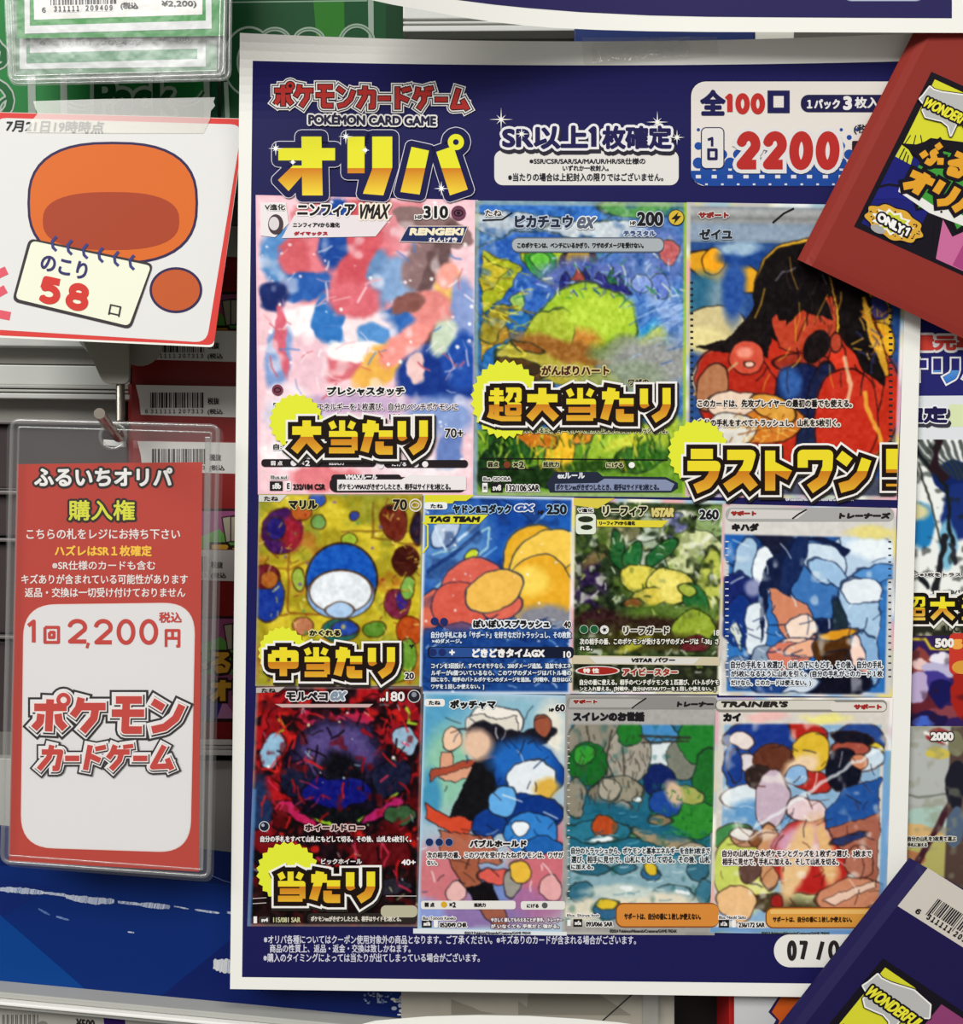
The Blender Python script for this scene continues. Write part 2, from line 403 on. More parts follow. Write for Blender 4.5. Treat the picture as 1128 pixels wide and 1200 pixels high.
# a small painter for the pictures on the printed cards: soft patches of colour
class Ras:
    def __init__(s, x0, y0, x1, y1, base, step=1.05, seed=0, warp=5, wscale=18):
        s.w = max(4, int((x1-x0)/step)); s.h = max(4, int((y1-y0)/step))
        s.X, s.Y = np.meshgrid(np.linspace(x0, x1, s.w), np.linspace(y0, y1, s.h))
        s.rng = np.random.default_rng(seed); s.ink = None
        s.a = np.ones((s.h, s.w, 3))*hx(base)
        s.x0, s.y0, s.x1, s.y1 = x0, y0, x1, y1
        s.WX = s.X+warp*2*(s.noise(wscale)-.5); s.WY = s.Y+warp*2*(s.noise(wscale)-.5)
    def noise(s, sc, octs=3):
        out = np.zeros((s.h, s.w)); amp = 1; tot = 0
        for o in range(octs):
            c = sc/2**o; gx = (s.X-s.x0)/c; gy = (s.Y-s.y0)/c
            n = s.rng.random((int(gy.max())+3, int(gx.max())+3))
            ix, iy = gx.astype(int), gy.astype(int); fx, fy = gx-ix, gy-iy
            fx = fx*fx*(3-2*fx); fy = fy*fy*(3-2*fy)
            out += amp*((n[iy, ix]*(1-fx)+n[iy, ix+1]*fx)*(1-fy)+(n[iy+1, ix]*(1-fx)+n[iy+1, ix+1]*fx)*fy)
            tot += amp; amp *= .55
        return out/tot
    def put(s, m, c): s.a = s.a*(1-m[..., None])+hx(c)*m[..., None]
    def e(s, cx, cy, rx, ry, c, rot=0, soft=.12, al=1, crisp=False):
        X, Y = (s.X, s.Y) if crisp else (s.WX, s.WY)
        k, q = math.cos(math.radians(rot)), math.sin(math.radians(rot))
        x, y = X-cx, Y-cy
        d = np.sqrt(((x*k+y*q)/rx)**2+((-x*q+y*k)/ry)**2)
        soft = soft*.5 if soft <= .6 else soft*.75
        if s.ink and soft <= .3 and min(rx, ry) > 3.5:
            soft = min(soft, .1); s.put(np.clip((1-d)/soft+.5, 0, 1)*al, c)
            s.put(np.clip(1.5-np.abs(d-1)*min(rx, ry)/.7, 0, 1)*.75, s.ink); return
        s.put(np.clip((1-d)/soft+.5, 0, 1)*al, c)
    def box(s, x0, y0, x1, y1, c, al=1, soft=1.3):
        m = np.clip(np.minimum(np.minimum(s.X-x0, x1-s.X), np.minimum(s.Y-y0, y1-s.Y))/soft+.5, 0, 1)
        s.put(m*al, c)
    def p(s, pts, c, al=1, warp=True):
        X, Y = (s.WX, s.WY) if warp else (s.X, s.Y)
        ins = np.zeros(X.shape, bool); n = len(pts)
        for i in range(n):
            (xa, ya), (xb, yb) = pts[i], pts[i-1]
            cr = (ya > Y) != (yb > Y)
            ins ^= cr & (X < (xb-xa)*(Y-ya)/((yb-ya) or 1e-9)+xa)
        s.put(ins*float(al), c)
        if s.ink:
            e = np.zeros(ins.shape, bool); e[:, 1:] |= ins[:, 1:] ^ ins[:, :-1]; e[1:] |= ins[1:] ^ ins[:-1]
            s.put(e*.75, s.ink)
    def l(s, pts, w, c, al=1, warp=True):
        X, Y = (s.WX, s.WY) if warp else (s.X, s.Y); m = np.zeros(X.shape)
        for (xa, ya), (xb, yb) in zip(pts, pts[1:]):
            dx, dy = xb-xa, yb-ya; t = np.clip(((X-xa)*dx+(Y-ya)*dy)/(dx*dx+dy*dy+1e-9), 0, 1)
            m = np.maximum(m, np.clip((w/2-np.hypot(X-xa-t*dx, Y-ya-t*dy))/1.2+.5, 0, 1))
        s.put(m*al, c)
    def grain(s, amt, sc=5): s.a = np.clip(s.a+(s.noise(sc)-.5)[..., None]*amt, 0, 1)
    def mott(s, c, sc=14, lo=.5, hi=.62, al=.7):
        s.put(np.clip((s.noise(sc, 2)-lo)/(hi-lo+.05), 0, 1)*al, c)
    def dots(s, n, r0, r1, cols, box=None, al=.9, soft=.4):
        b = box or (s.x0, s.y0, s.x1, s.y1)
        for i in range(n):
            r = s.rng.uniform(r0, r1); s.e(s.rng.uniform(b[0], b[2]), s.rng.uniform(b[1], b[3]), r, r*s.rng.uniform(.7, 1.2), cols[i % len(cols)], soft=soft, al=al, crisp=True)
    def strokes(s, n, l0, l1, w0, w1, cols, box=None, ang=(0, 360), al=.85):
        b = box or (s.x0, s.y0, s.x1, s.y1)
        for i in range(n):
            x, y = s.rng.uniform(b[0], b[2]), s.rng.uniform(b[1], b[3]); l = s.rng.uniform(l0, l1); a = math.radians(s.rng.uniform(*ang)); t = s.rng.uniform(-.5, .5)
            s.l([(x, y), (x+l*.5*math.cos(a), y+l*.5*math.sin(a)), (x+l*.5*math.cos(a)+l*.5*math.cos(a+t), y+l*.5*math.sin(a)+l*.5*math.sin(a+t))], s.rng.uniform(w0, w1), cols[i % len(cols)], al=al, warp=False)
    def frame(s, w, c, al=1, inner=None):
        m = np.minimum(np.minimum(s.X-s.x0, s.x1-s.X), np.minimum(s.Y-s.y0, s.y1-s.Y))
        s.put(np.clip((w-m)/1.2+.5, 0, 1)*al, c)
    def foil(s, w, base='c9c6c2', cols=('e8d76c', '8fb6dd', 'e3a4b4', 'f2f0ee')):
        keep = s.a.copy(); s.a[:] = hx(base)
        for c in cols: s.mott(c, sc=40, lo=.52, hi=.66, al=.75)
        m = np.minimum(np.minimum(s.X-s.x0, s.x1-s.X), np.minimum(s.Y-s.y0, s.y1-s.Y))
        m = np.clip((w-m)/1.2+.5, 0, 1)[..., None]; s.a = keep*(1-m)+s.a*m

def sheet(name, quad, surf, parent, mat=None, thick=.3, nx=8, ny=8, warp=None, pts=None):
    """a sheet of paper or board with a front, a back and cut edges"""
    if pts is None:
        q = np.asarray(quad, float)
        u, v = np.meshgrid(np.linspace(0, 1, nx+1), np.linspace(0, 1, ny+1))
        u = u.ravel()[:, None]; v = v.ravel()[:, None]
        P = (q[0]*(1-u)+q[1]*u)*(1-v)+(q[3]*(1-u)+q[2]*u)*v
        if warp: P = warp(P)
        w = nx+1
        fs = [(j*w+i, j*w+w+i, j*w+w+i+1, j*w+i+1) for j in range(ny) for i in range(nx)]
        rim = [i for i in range(w)]+[j*w+nx for j in range(1, ny+1)]+[ny*w+i for i in range(nx-1, -1, -1)]+[j*w for j in range(ny-1, 0, -1)]
    else:
        P = np.asarray(pts, float); n = len(P); fs = [tuple(range(n))[::-1]]; rim = list(range(n))
    A = surf(P[:, 0], P[:, 1]); B = surf(P[:, 0], P[:, 1], -thick/1000); n = len(P)
    F = fs+[tuple(n+i for i in f[::-1]) for f in fs]
    for a, b in zip(rim, rim[1:]+rim[:1]): F.append((a, b, n+b, n+a))
    return new_obj(name, np.concatenate([A, B]), F, mat or M_PAPER, parent)
def tube(name, pts, r, mat, parent=None, n=14, rim=True):
    """round bar through 3-D points"""
    pts = [Vector(p) for p in pts]; V, F = [], []
    for i, p in enumerate(pts):
        d = (pts[min(i+1, len(pts)-1)]-pts[max(i-1, 0)]).normalized()
        a = d.cross(Vector((1, .02, .03))).normalized(); b = d.cross(a)
        rr = r[i] if isinstance(r, (list, tuple)) else r
        for k in range(n): V.append(p+a*rr*math.cos(2*math.pi*k/n)+b*rr*math.sin(2*math.pi*k/n))
    for i in range(len(pts)-1):
        for k in range(n): F.append((i*n+k, i*n+(k+1) % n, i*n+n+(k+1) % n, i*n+n+k))
    F.append(tuple(range(n))[::-1]); F.append(tuple(range((len(pts)-1)*n, len(pts)*n)))
    return new_obj(name, V, F, mat, parent, smooth=False)
def slab(name, quad, surf, depth, mat, parent=None, bevel=0.6):
    """solid block: a front outline on a surface, running straight back by depth millimetres"""
    q = np.asarray(quad, float); A = surf(q[:, 0], q[:, 1]); B = A+np.array([0, depth/1000, 0]); n = len(q)
    F = [tuple(range(n))[::-1], tuple(range(n, 2*n))]+[(i, (i+1) % n, n+(i+1) % n, n+i) for i in range(n)]
    o = new_obj(name, np.concatenate([A, B]), F, mat, parent)
    bm = bmesh.new(); bm.from_mesh(o.data); bmesh.ops.recalc_face_normals(bm, faces=bm.faces)
    if bevel: bmesh.ops.bevel(bm, geom=list(bm.edges), offset=bevel/1000, segments=2, affect='EDGES', profile=.6)
    bm.to_mesh(o.data); bm.free()
    return o

# ================================================================== the shop fixture behind everything
def C3(px, py, y): return Surf(y)(np.array([px]), np.array([py]))[0]
back = slab('wall_back', [(-700, -500), (1850, -500), (1850, 1750), (-700, 1750)], Surf(130), 12, M_BACK, bevel=0)
tag(back, 'plain grey back panel of the sales gondola', 'wall', kind='structure')

# ---- shelf front rails (grey steel channels), left of and behind the main poster
def rail(name, label, rows, x0, x1, slope, y, group=None, depth=8):
    """rows: (top, bottom, how far the lip stands out in mm, material)"""
    t = thing(name, label, 'rail', C3((x0+x1)/2, rows[-1][1], y), group)
    for top, bot, out, m, nm in rows:
        q = [(x0, top), (x1, top+slope*(x1-x0)), (x1, bot+slope*(x1-x0)), (x0, bot)]
        slab(nm, q, Surf(y-out), depth+out, m, t, bevel=.5)
    return t
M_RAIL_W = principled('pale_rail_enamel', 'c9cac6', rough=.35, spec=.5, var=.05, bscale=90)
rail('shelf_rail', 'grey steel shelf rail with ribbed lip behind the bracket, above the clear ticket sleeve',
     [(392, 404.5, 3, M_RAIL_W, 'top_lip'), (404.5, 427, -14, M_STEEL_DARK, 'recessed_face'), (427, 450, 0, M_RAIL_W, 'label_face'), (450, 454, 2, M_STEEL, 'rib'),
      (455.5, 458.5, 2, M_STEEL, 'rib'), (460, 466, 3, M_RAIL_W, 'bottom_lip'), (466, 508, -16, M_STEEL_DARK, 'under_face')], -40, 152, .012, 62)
rail('shelf_rail', 'ribbed grey steel shelf rail under the red packs, beside the poster edge',
     [(866, 872, 2, M_RAIL_W, 'top_lip'), (873, 877, 2, M_STEEL, 'rib'), (878, 884, 3, M_RAIL_W, 'bottom_lip'), (884, 892, -8, M_DARK, 'gap_shade_strip')], 150, 330, .012, 40)  # last row is a dark strip standing in for shade under the rail
rail('shelf_rail', 'ribbed grey steel shelf rail at the top, between green pack and blue strip',
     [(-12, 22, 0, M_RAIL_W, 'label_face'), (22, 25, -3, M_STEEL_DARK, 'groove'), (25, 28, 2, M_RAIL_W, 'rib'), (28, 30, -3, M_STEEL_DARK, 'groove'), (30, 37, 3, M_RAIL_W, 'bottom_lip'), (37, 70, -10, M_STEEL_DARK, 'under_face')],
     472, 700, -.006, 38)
rail('shelf_rail', 'plain grey steel upright panel above the blue board, behind the clear ticket sleeve',
     [(888, 1030, 0, M_STEEL, 'label_face')], -60, 340, .012, 46)
o = slab('blue_header_strip', [(673, 20), (886, 20), (886, 60), (673, 60)], Surf(24), 3, principled('deep_blue_card', '0b2764', rough=.4), bevel=.2)
tag(o, 'plain dark blue card strip between the two posters at the top', 'sign')
o = slab('white_price_tag', [(885, 22), (930, 22), (930, 60), (885, 60)], Surf(22), 1.2, principled('cream_card', 'eeeee2', rough=.5), bevel=.2)
tag(o, 'small cream card tag at the right end of the dark blue strip', 'tag')

o = slab('trim_1', [(-300, -330), (1450, -330), (1450, -290), (-300, -290)], Surf(0), 128, M_STEEL, bevel=1)
tag(o, 'steel shelf above the display, out of frame', 'shelf', kind='structure')

# ---- dark plastic stock trays at far left, behind the clear sleeve
for k, (ya, yb) in enumerate(((492, 572), (574, 628), (630, 742), (744, 858))):
    lab = ('dark plastic stock tray, topmost of the stack left of the clear ticket sleeve', 'dark plastic stock tray, second from top left of the clear ticket sleeve',
           'dark plastic stock tray, third from top left of the clear ticket sleeve', 'dark plastic stock tray, lowest left of the clear ticket sleeve')[k]
    t = thing('stock_tray', lab, 'tray', C3(20, yb, 60), 'dark stock trays behind the ticket')
    slab('body', [(-60, ya+6), (150, ya+9), (150, yb), (-60, yb)], Surf(60), 40, M_DARK, t, bevel=1)
    slab('lip', [(-60, ya), (150, ya+3), (150, ya+7), (-60, ya+4)], Surf(55), 45, principled('tray_lip_plastic', '6a6260', rough=.35), t, bevel=.6)

# ---- wide blue shelf board low on the left, with scuffs and torn tape
S = Surf(18)
t = thing('shelf_board', 'wide dark blue card shelf front with white scuffs, under the clear ticket sleeve', 'shelf front', C3(200, 1190, 18))
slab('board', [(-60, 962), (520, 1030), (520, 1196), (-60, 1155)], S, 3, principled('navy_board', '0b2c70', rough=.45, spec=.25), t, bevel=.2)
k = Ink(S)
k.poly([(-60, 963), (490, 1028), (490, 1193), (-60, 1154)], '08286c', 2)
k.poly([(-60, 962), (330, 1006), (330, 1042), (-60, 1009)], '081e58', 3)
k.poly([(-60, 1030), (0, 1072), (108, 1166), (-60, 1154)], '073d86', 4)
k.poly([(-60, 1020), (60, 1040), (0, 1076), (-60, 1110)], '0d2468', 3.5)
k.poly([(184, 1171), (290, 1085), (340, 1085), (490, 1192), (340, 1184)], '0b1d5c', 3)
rnd = random.Random(4)
def torn(pts, w, col, L, seed):
    """a torn paper strip: a ragged ribbon along a line with darker fibres across it"""
    rn = random.Random(seed); up, lo = [], []
    for (xa, ya), (xb, yb) in zip(pts, pts[1:]):
        n = max(2, int((xb-xa)/2))
        for i in range(n+1):
            x = xa+(xb-xa)*i/n; y = ya+(yb-ya)*i/n; e = .25+.75*math.sin(math.pi*min(1, max(0, (x-pts[0][0]+2)/(pts[-1][0]-pts[0][0]+4))))**.4
            up.append((x, y-w/2*e*rn.uniform(.7, 1.05))); lo.append((x+rn.uniform(-.5, .5), y+w/2*e*rn.uniform(.7, 1.05)))
    for a, b_, c, d in zip(up, up[1:], lo[1:], lo): k.poly([a, b_, c, d], rn.choice(col[:2]), L)
    for a, d in zip(up, lo):
        if rn.random() < .7: k.line([(a[0]+1.2, a[1]+.4), (d[0]-.4, d[1]-.2)], rn.uniform(.4, .9), rn.choice(col), L+.6, joints=False)
WH = ('b9c0d0', 'aab3c8', '5f74a8', '3a5494', 'dcdfe6')
torn([(0, 1042), (30, 1044), (50, 1046)], 8, WH, 6, 1); torn([(50, 1046), (75, 1049), (90, 1053)], 4, WH, 6, 2)
torn([(78, 1051), (112, 1056), (134, 1056)], 9, WH, 6.5, 3); torn([(138, 1057), (165, 1060)], 4, WH, 6, 5); torn([(165, 1060), (199, 1063)], 7, WH, 6, 6)
torn([(204, 1062), (220, 1065)], 2, WH, 6, 7); torn([(228, 1066), (256, 1070)], 3, WH, 6, 8); torn([(266, 1069), (276, 1071)], 3, WH, 6, 9)
torn([(45, 1065), (58, 1072)], 3, ('5c77ad', '4a659f'), 6, 10); torn([(66, 1074), (80, 1078)], 3, ('6f86b4', '5a74a8'), 6, 11); torn([(150, 1092), (157, 1093)], 2, WH, 6, 12)
torn([(250, 1130), (276, 1134)], 18, ('c3c6cc', 'cdcfd2', '9aa2b4', 'e0e0e0'), 6, 13)
k.line([(248, 1026), (262, 1032), (276, 1036)], 1, '5a74b0', 6)
for i in range(60): x = rnd.uniform(0, 480); y = 1158+x*.0815; k.poly(ell(x, y, rnd.uniform(.6, 2), .8, n=6), 'b6bcc8', 6)
for i in range(46):
    x = rnd.gauss(474, 7); y = rnd.uniform(1166, 1190); k.poly(ell(x, y, rnd.uniform(1, 4), rnd.uniform(1, 3), n=7), rnd.choice(('b9bcc0', '9aa3b4', 'cfcfcb')), 7)
for i in range(30):
    x = rnd.gauss(440, 8); y = rnd.uniform(1164, 1176); k.poly(ell(x, y, rnd.uniform(.6, 2), rnd.uniform(.6, 2), n=6), rnd.choice(('8f9ab4', '5d6ea0')), 7)
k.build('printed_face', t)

# ---- steel rail under the board, with price strip
t = rail('price_rail', 'grey steel price rail with painted highlight edge along the bottom left corner', [(1157, 1164, 4, M_STEEL, 'upper_lip'), (1164, 1168.5, 2, M_STEEL_DARK, 'groove'), (1168.5, 1172.5, 7, principled('painted_rail_highlight', 'f4f3ee', rough=.2, spec=.6), 'highlight_edge'), (1172.5, 1176, 4, M_STEEL, 'lower_lip')], -60, 640, .094, 10)  # near-white edge carries the rail's highlight in its colour
S = Surf(14)
t = thing('price_label', 'grey price label strip reading 500 yen in the bottom left corner', 'label', C3(140, 1230, 14))
slab('strip', [(-60, 1170), (420, 1212), (420, 1262), (-60, 1220)], S, 1.5, principled('grey_label_card', 'a5a29a', rough=.5), t, bevel=.1)
k = Ink(S)
for i in range(26): k.poly([(x := 1+i*1.7, 1189), (x+.9, 1189.1), (x+.9, 1230), (x, 1230)], '4e4a44', 2) if i % 3 else None
k.poly(ell(50, 1201, 6, 4.5), '7c776e', 2)
k.text('¥500', 89, 1193.5, 111, 1205, '2a2724', 3, bold=.5, slope=.06)
k.poly([(121, 1190), (146, 1192), (149, 1226), (124, 1224)], '2a0d55', 2)
k.build('printed_price', t)

# ---- right of the blue board, under the main poster
S = Surf(16)
slab_ = slab('kick_board', [(470, 1150), (790, 1150), (790, 1220), (470, 1220)], S, 3, principled('warm_grey_panel', 'a8a296', rough=.5, var=.06), bevel=.3)
tag(slab_, 'warm grey shelf front panel with torn sticker remains, under the poster bottom', 'board')
k = Ink(S)
k.poly([(528.5, 1171), (541, 1176), (553, 1180), (563, 1185), (581, 1188), (528.5, 1189)], '8b857a', 2)
k.poly([(607, 1173), (617, 1180), (619, 1164), (700, 1164), (740, 1190), (607, 1189)], '8d887c', 2)
k.line([(742, 1164), (706, 1196)], 1.6, '2d2926', 3)
k.build('sticker_remains', slab_)
o = sheet('paper_sheet', None, Surf(8), None, thick=.4, pts=[(400, 1206), (440, 1196), (500, 1191), (560, 1189.5), (620, 1190.5), (680, 1194), (724, 1198), (760, 1203), (760, 1300), (400, 1300)])
tag(o, 'top of a white paper sheet with a bowed upper edge under the poster', 'paper')
o = slab('clear_divider', [(753, 1150), (772, 1150), (772, 1230), (753, 1230)], Surf(12), 30, M_RIM, bevel=1)
tag(o, 'clear plastic shelf divider standing between the grey panel and the dark gap', 'divider')
o = slab('red_edge_strip', [(854, 1150), (860.5, 1150), (860.5, 1240), (854, 1240)], Surf(10), 30, principled('red_card_edge', 'b3201e', rough=.4), bevel=.3)
tag(o, 'narrow red card edge beside the lower count card, under the poster', 'card edge')
o = slab('dark_stock_box', [(776, 1140), (854, 1140), (854, 1250), (776, 1250)], Surf(40), 60, principled('black_box_card', '17100f', rough=.5), bevel=1)
tag(o, 'near black box in the gap under the poster, left of the red edge', 'box')
S = Surf(6)
t = thing('count_card', 'lower count card, mostly hidden under the poster, grey with an orange picture', 'card', C3(920, 1240, 6))
sheet('paper', [(860, 1150), (1010, 1150), (1010, 1300), (860, 1300)], S, t, mat=principled('pale_card', 'c6c6c8', rough=.5))
k = Ink(S)
k.poly([(913, 1166), (900, 1186), (909, 1195), (898, 1215), (1000, 1215), (1000, 1166)], '2a1f4c', 2)
k.poly([(916, 1166), (904, 1186), (913, 1196), (906, 1215), (1000, 1215), (1000, 1166)], 'c6571f', 3)
k.build('printed_patch', t)

# ================================================================== left side: green packs, sleeves, count card, hook, ticket
M_GREEN = principled('green_pack_print', '1a6b35', rough=.35, spec=.22)
def outlined(k, pts, w, L, closed=True, col='b4bcb2', inner='1c6334', t=4):
    q = pts+([pts[0], pts[1]] if closed else [])
    k.line(q, w+t, col, L); k.line(q, w, inner, L+1)
S = Surf(48)
t = thing('green_pack', 'green card pack with grey outlined lettering, behind the hanging green sleeves', 'card pack', C3(100, 330, 48), 'green packs')
slab('carton', [(-80, -80), (255, -80), (250, 330), (-90, 330)], S, 14, M_GREEN, t, bevel=1.5)
k = Ink(S)
k.poly(rect(-70, -70, 252, 320), '26803f', 2)
for px, w in ((32, 9), (70, 8), (238, 9)): k.poly([(px-2, -60), (px-2+w, -60), (px+w+4, 320), (px+4, 320)], 'a4b0a4', 4)
k.poly([(242, -60), (254, -60), (256, 320), (250, 320)], '0f4a30', 4)
outlined(k, ell(96, 104, 26, 22, n=16, a0=-1.2, a1=2.2), 3, 5, False)
outlined(k, ell(215, 98, 26, 24, n=16, a0=.4, a1=2.4), 3, 5, False)
outlined(k, ell(-12, 118, 24, 22, n=16), 8, 6); outlined(k, ell(14, 128, 16, 14, n=12, a0=2.2, a1=4.4), 3, 6, False)
k.text('Pack', 110, 92, 205, 136, '14532f', 8, bold=2.2, outlines=[(4.5, 'b4bcb2', 0, 0)])
outlined(k, [(-10, 40), (4, 60), (2, 72)], 6, 5, False); outlined(k, ell(-6, 66, 14, 13, n=14), 5, 5)
k.build('printed_front', t)
S = Surf(44)
t = thing('green_pack', 'green card pack with big pale outlined round letters, between hanging sleeves and poster', 'card pack', C3(365, 230, 44), 'green packs')
slab('carton', [(257, -80), (477, -80), (477, 200), (259, 230)], S, 14, principled('green_pack_print', '0a3d1e', rough=.35, spec=.22), t, bevel=1.5)
k = Ink(S)
k.poly(rect(266, -60, 452, 215), '0c4421', 2); k.poly([(266, 2), (430, 0), (430, 1.6), (266, 3.4)], '7f9a86', 4)
k.poly([(362, -60), (402, -60), (404, 60), (372, 60)], '256b1a', 3); k.poly(rect(452, -60, 476, 200), '083419', 3)
outlined(k, ell(292, 72, 22, 32, n=28), 14, 6, t=5, col='8e9c90', inner='0c4421')
for cx in (322, 362): outlined(k, ell(cx, 48, 17, 14, n=16, a0=math.pi, a1=2*math.pi), 1, 6, False, t=4, col='8e9c90')
outlined(k, ell(418, 52, 20, 22, n=28), 1, 6, t=4, col='8e9c90'); k.poly([(430, -60), (437, -60), (438, 60), (432, 60)], '8e9c90', 7)
k.poly([(262, 96), (267, 96), (274, 230), (268, 230)], '8e9c90', 7)
k.build('printed_front', t)

def film(name, quad, r, surf, parent, mat=None, hole=None):
    """rounded clear sheet (grid kept simple: outline n-gon with an optional round hole bridged in)"""
    q = [np.array(p, float) for p in quad]; out = []
    for i in range(4):
        p, a, b = q[i], q[i-1]-q[i], q[(i+1) % 4]-q[i]
        a = a/np.hypot(*a)*r; b = b/np.hypot(*b)*r
        for s in np.linspace(0, 1, 6): out.append(tuple(p+a*(1-s)**2+b*s**2))
    outline = list(out)
    if hole:
        cx, cy, hr = hole; h = ell(cx, cy, hr, n=24)
        i0 = min(range(len(out)), key=lambda i: abs(out[i][0]-cx)+3*abs(out[i][1]-q[0][1]) if i < 12 else 1e9)
        # two halves around the hole
        top = min(p[1] for p in out)
        j0 = 18   # topmost hole vertex (angle 270)
        h = h[j0:]+h[:j0]
        yb = (q[2][1]+q[3][1])/2
        L = [p for p in out if p[0] <= cx]; Rr = [p for p in out if p[0] > cx]
        def order(ps, rev): return sorted(ps, key=lambda p: math.atan2(p[1]-(q[0][1]+q[2][1])/2, p[0]-cx), reverse=rev)
        mt, mb = (cx, q[0][1]+(q[1][1]-q[0][1])*(cx-q[0][0])/(q[1][0]-q[0][0])), (cx, q[3][1]+(q[2][1]-q[3][1])*(cx-q[3][0])/(q[2][0]-q[3][0]))
        iR = [p for p in out if p[0] > cx]; kR = min(range(len(iR)), key=lambda i: iR[i][1]+abs(iR[i][0]-cx)*.01)
        # outline order runs TL -> TR -> BR -> BL
        right = out[6:18]; left = out[18:24]+out[0:6]
        pr = [mt]+right+[mb]+[h[12]]+[h[i] for i in range(11, -1, -1)]
        pl = [mb]+left+[mt]+[h[0]]+[h[i] for i in range(23, 11, -1)]
        V = pr+pl; F = [tuple(range(len(pr))), tuple(range(len(pr), len(V)))]
    else: V, F = out, [tuple(range(len(out)))]
    V = np.array(V); o = new_obj(name, surf(V[:, 0], V[:, 1]), F, mat or M_FILM, parent)
    return o, outline
def rim(name, outline, inset, surf, w, parent, thick=1.2, mat=None):
    """raised welded rim following an outline, w pixels wide"""
    P = np.array(outline); c = P.mean(0)
    def shrink(d):
        out = []
        n = len(P)
        for i in range(n):
            a, b = P[i-1], P[(i+1) % n]; tn = (b-a)/np.hypot(*(b-a)); nrm = np.array([-tn[1], tn[0]])
            out.append(P[i]+nrm*d)
        return np.array(out)
    A, M1, B = shrink(inset), shrink(inset+w/2), shrink(inset+w); n = len(P)
    V = np.concatenate([surf(A[:, 0], A[:, 1]), surf(M1[:, 0], M1[:, 1], thick/1000), surf(B[:, 0], B[:, 1])])
    F = [(a*n+i, a*n+(i+1) % n, (a+1)*n+(i+1) % n, (a+1)*n+i) for a in (0, 1) for i in range(n)]
    return new_obj(name, V, F, mat or M_RIM, parent, smooth=True)

def green_sleeve(label, quad, y, kind, cardq):
    t = thing('card_sleeve', label, 'ticket sleeve', C3(135, quad[2][1], y), 'green ticket sleeves')
    S = Surf(y)
    sheet('insert_card', cardq, Surf(y+1.5), t, mat=principled('green_ticket_card', '2a8a3a' if kind else '2f7d45', rough=.45), nx=2, ny=2)
    k = Ink(Surf(y+1.4))
    if kind:
        k.poly([(28, -60), (247, -60), (248, 33.5), (29, 39.5)], 'dedfe0', 1); k.poly([(34, -60), (240, -60), (241, 24), (35, 30)], '3a9544', 2)
        k.poly([(38, -60), (238, -60), (237, 17), (40, 23)], 'eceae6', 3)
        tf = lambda x, y: (x, y-.02*(x-60))
        k.bars(59, -30, 137, 6, 5, seed=3, tf=tf)
        k.poly([(62, 6.5), (95, 6.2), (95, 14), (62, 14.5)], 'eceae6', 6); k.poly([(99, 5.8), (133, 5.2), (133, 13), (99, 13.5)], 'eceae6', 6)
        k.text('６', 49, 8.5, 53.5, 15, '1b1b1b', 7, bold=.3); k.text('３１１１１１', 63, 7, 93, 14, '1b1b1b', 7, bold=.5, slope=-.02); k.text('２０９４０９', 100, 6, 132, 13, '1b1b1b', 7, bold=.5, slope=-.02)
        k.text('(税込', 141, 2.5, 162, 11.5, '222222', 7, bold=.4); k.text('¥2,200)', 189, .5, 230, 9.5, '222222', 7, bold=.3)
    else:
        k.poly([(22, -60), (240, -60), (241, 78), (23, 81)], 'd9dcdb', 1); k.poly([(30, -60), (232, -60), (231, 69), (31, 74.5)], '4f9367', 2)  # rear ticket's print paled, the sleeve film's haze put into its colours
        k.poly([(34, -60), (237, -60), (237, 57), (35, 62)], 'd6d8d7', 3)
        k.text('6  311111  209409', 46, 47, 165, 53, '5d615f', 4, bold=.3); k.text('¥2,200)', 187, 44, 226, 50, '777b79', 4, bold=.3)
    k.build('printed_label', t)
    film('back_film', quad, 12, Surf(y+2.6), t)
    f, ol = film('front_film', quad, 12, S, t)
    rim('welded_rim', ol, 0, S, 4.5, t); rim('inner_weld', ol, 6, S, 3, t, thick=.6)
green_sleeve('clear sleeve behind, its green ticket hanging lower with a price label paled by painted film haze', [(5, -70), (273, -74), (271, 95), (11, 101)], 20, 0, [(16, -70), (254, -70), (254, 84), (14, 88)])
green_sleeve('front clear sleeve at top left, green ticket with barcode and 2,200 yen label', [(2, -70), (268, -74), (264, 90), (9, 97)], 16, 1, [(18, -70), (263, -70), (263, 42), (20, 45)])

# ---- pop card that counts the remaining draws
S = Surf(plane=[(-14, 131, 9), (290, 139, 15), (252, 406, 5)])
t = thing('count_card', 'white count card with red border reading 58 left, taped below the green sleeves', 'card', S(np.array([120]), np.array([400]))[0])
CQ = [(-16, 131), (288, 139), (250, 407), (-34, 394)]
def soft_quad(quad, r, n=6):
    q = [np.array(p, float) for p in quad]; out = []
    for i in range(4):
        a, b = q[i-1]-q[i], q[(i+1) % 4]-q[i]; a = a/np.hypot(*a)*r; b = b/np.hypot(*b)*r
        for s in np.linspace(0, 1, n): out.append(tuple(q[i]+a*(1-s)**2+b*s**2))
    return out
sheet('paper', None, S, t, thick=.5, pts=soft_quad(CQ, 5))
k = Ink(S)
k.poly(soft_quad([(-15, 131.5), (287, 139.5), (250.5, 404.5), (-33, 391.5)], 8), 'd9403a', 2)
k.poly(soft_quad([(-6, 138), (284, 146), (242, 401.5), (-25, 385)], 14), 'e2e1df', 3)
k.text('7月21日19時時点', 7, 140, 122, 154.5, '2a2a2c', 5, bold=.5, shear=.15, slope=.02)
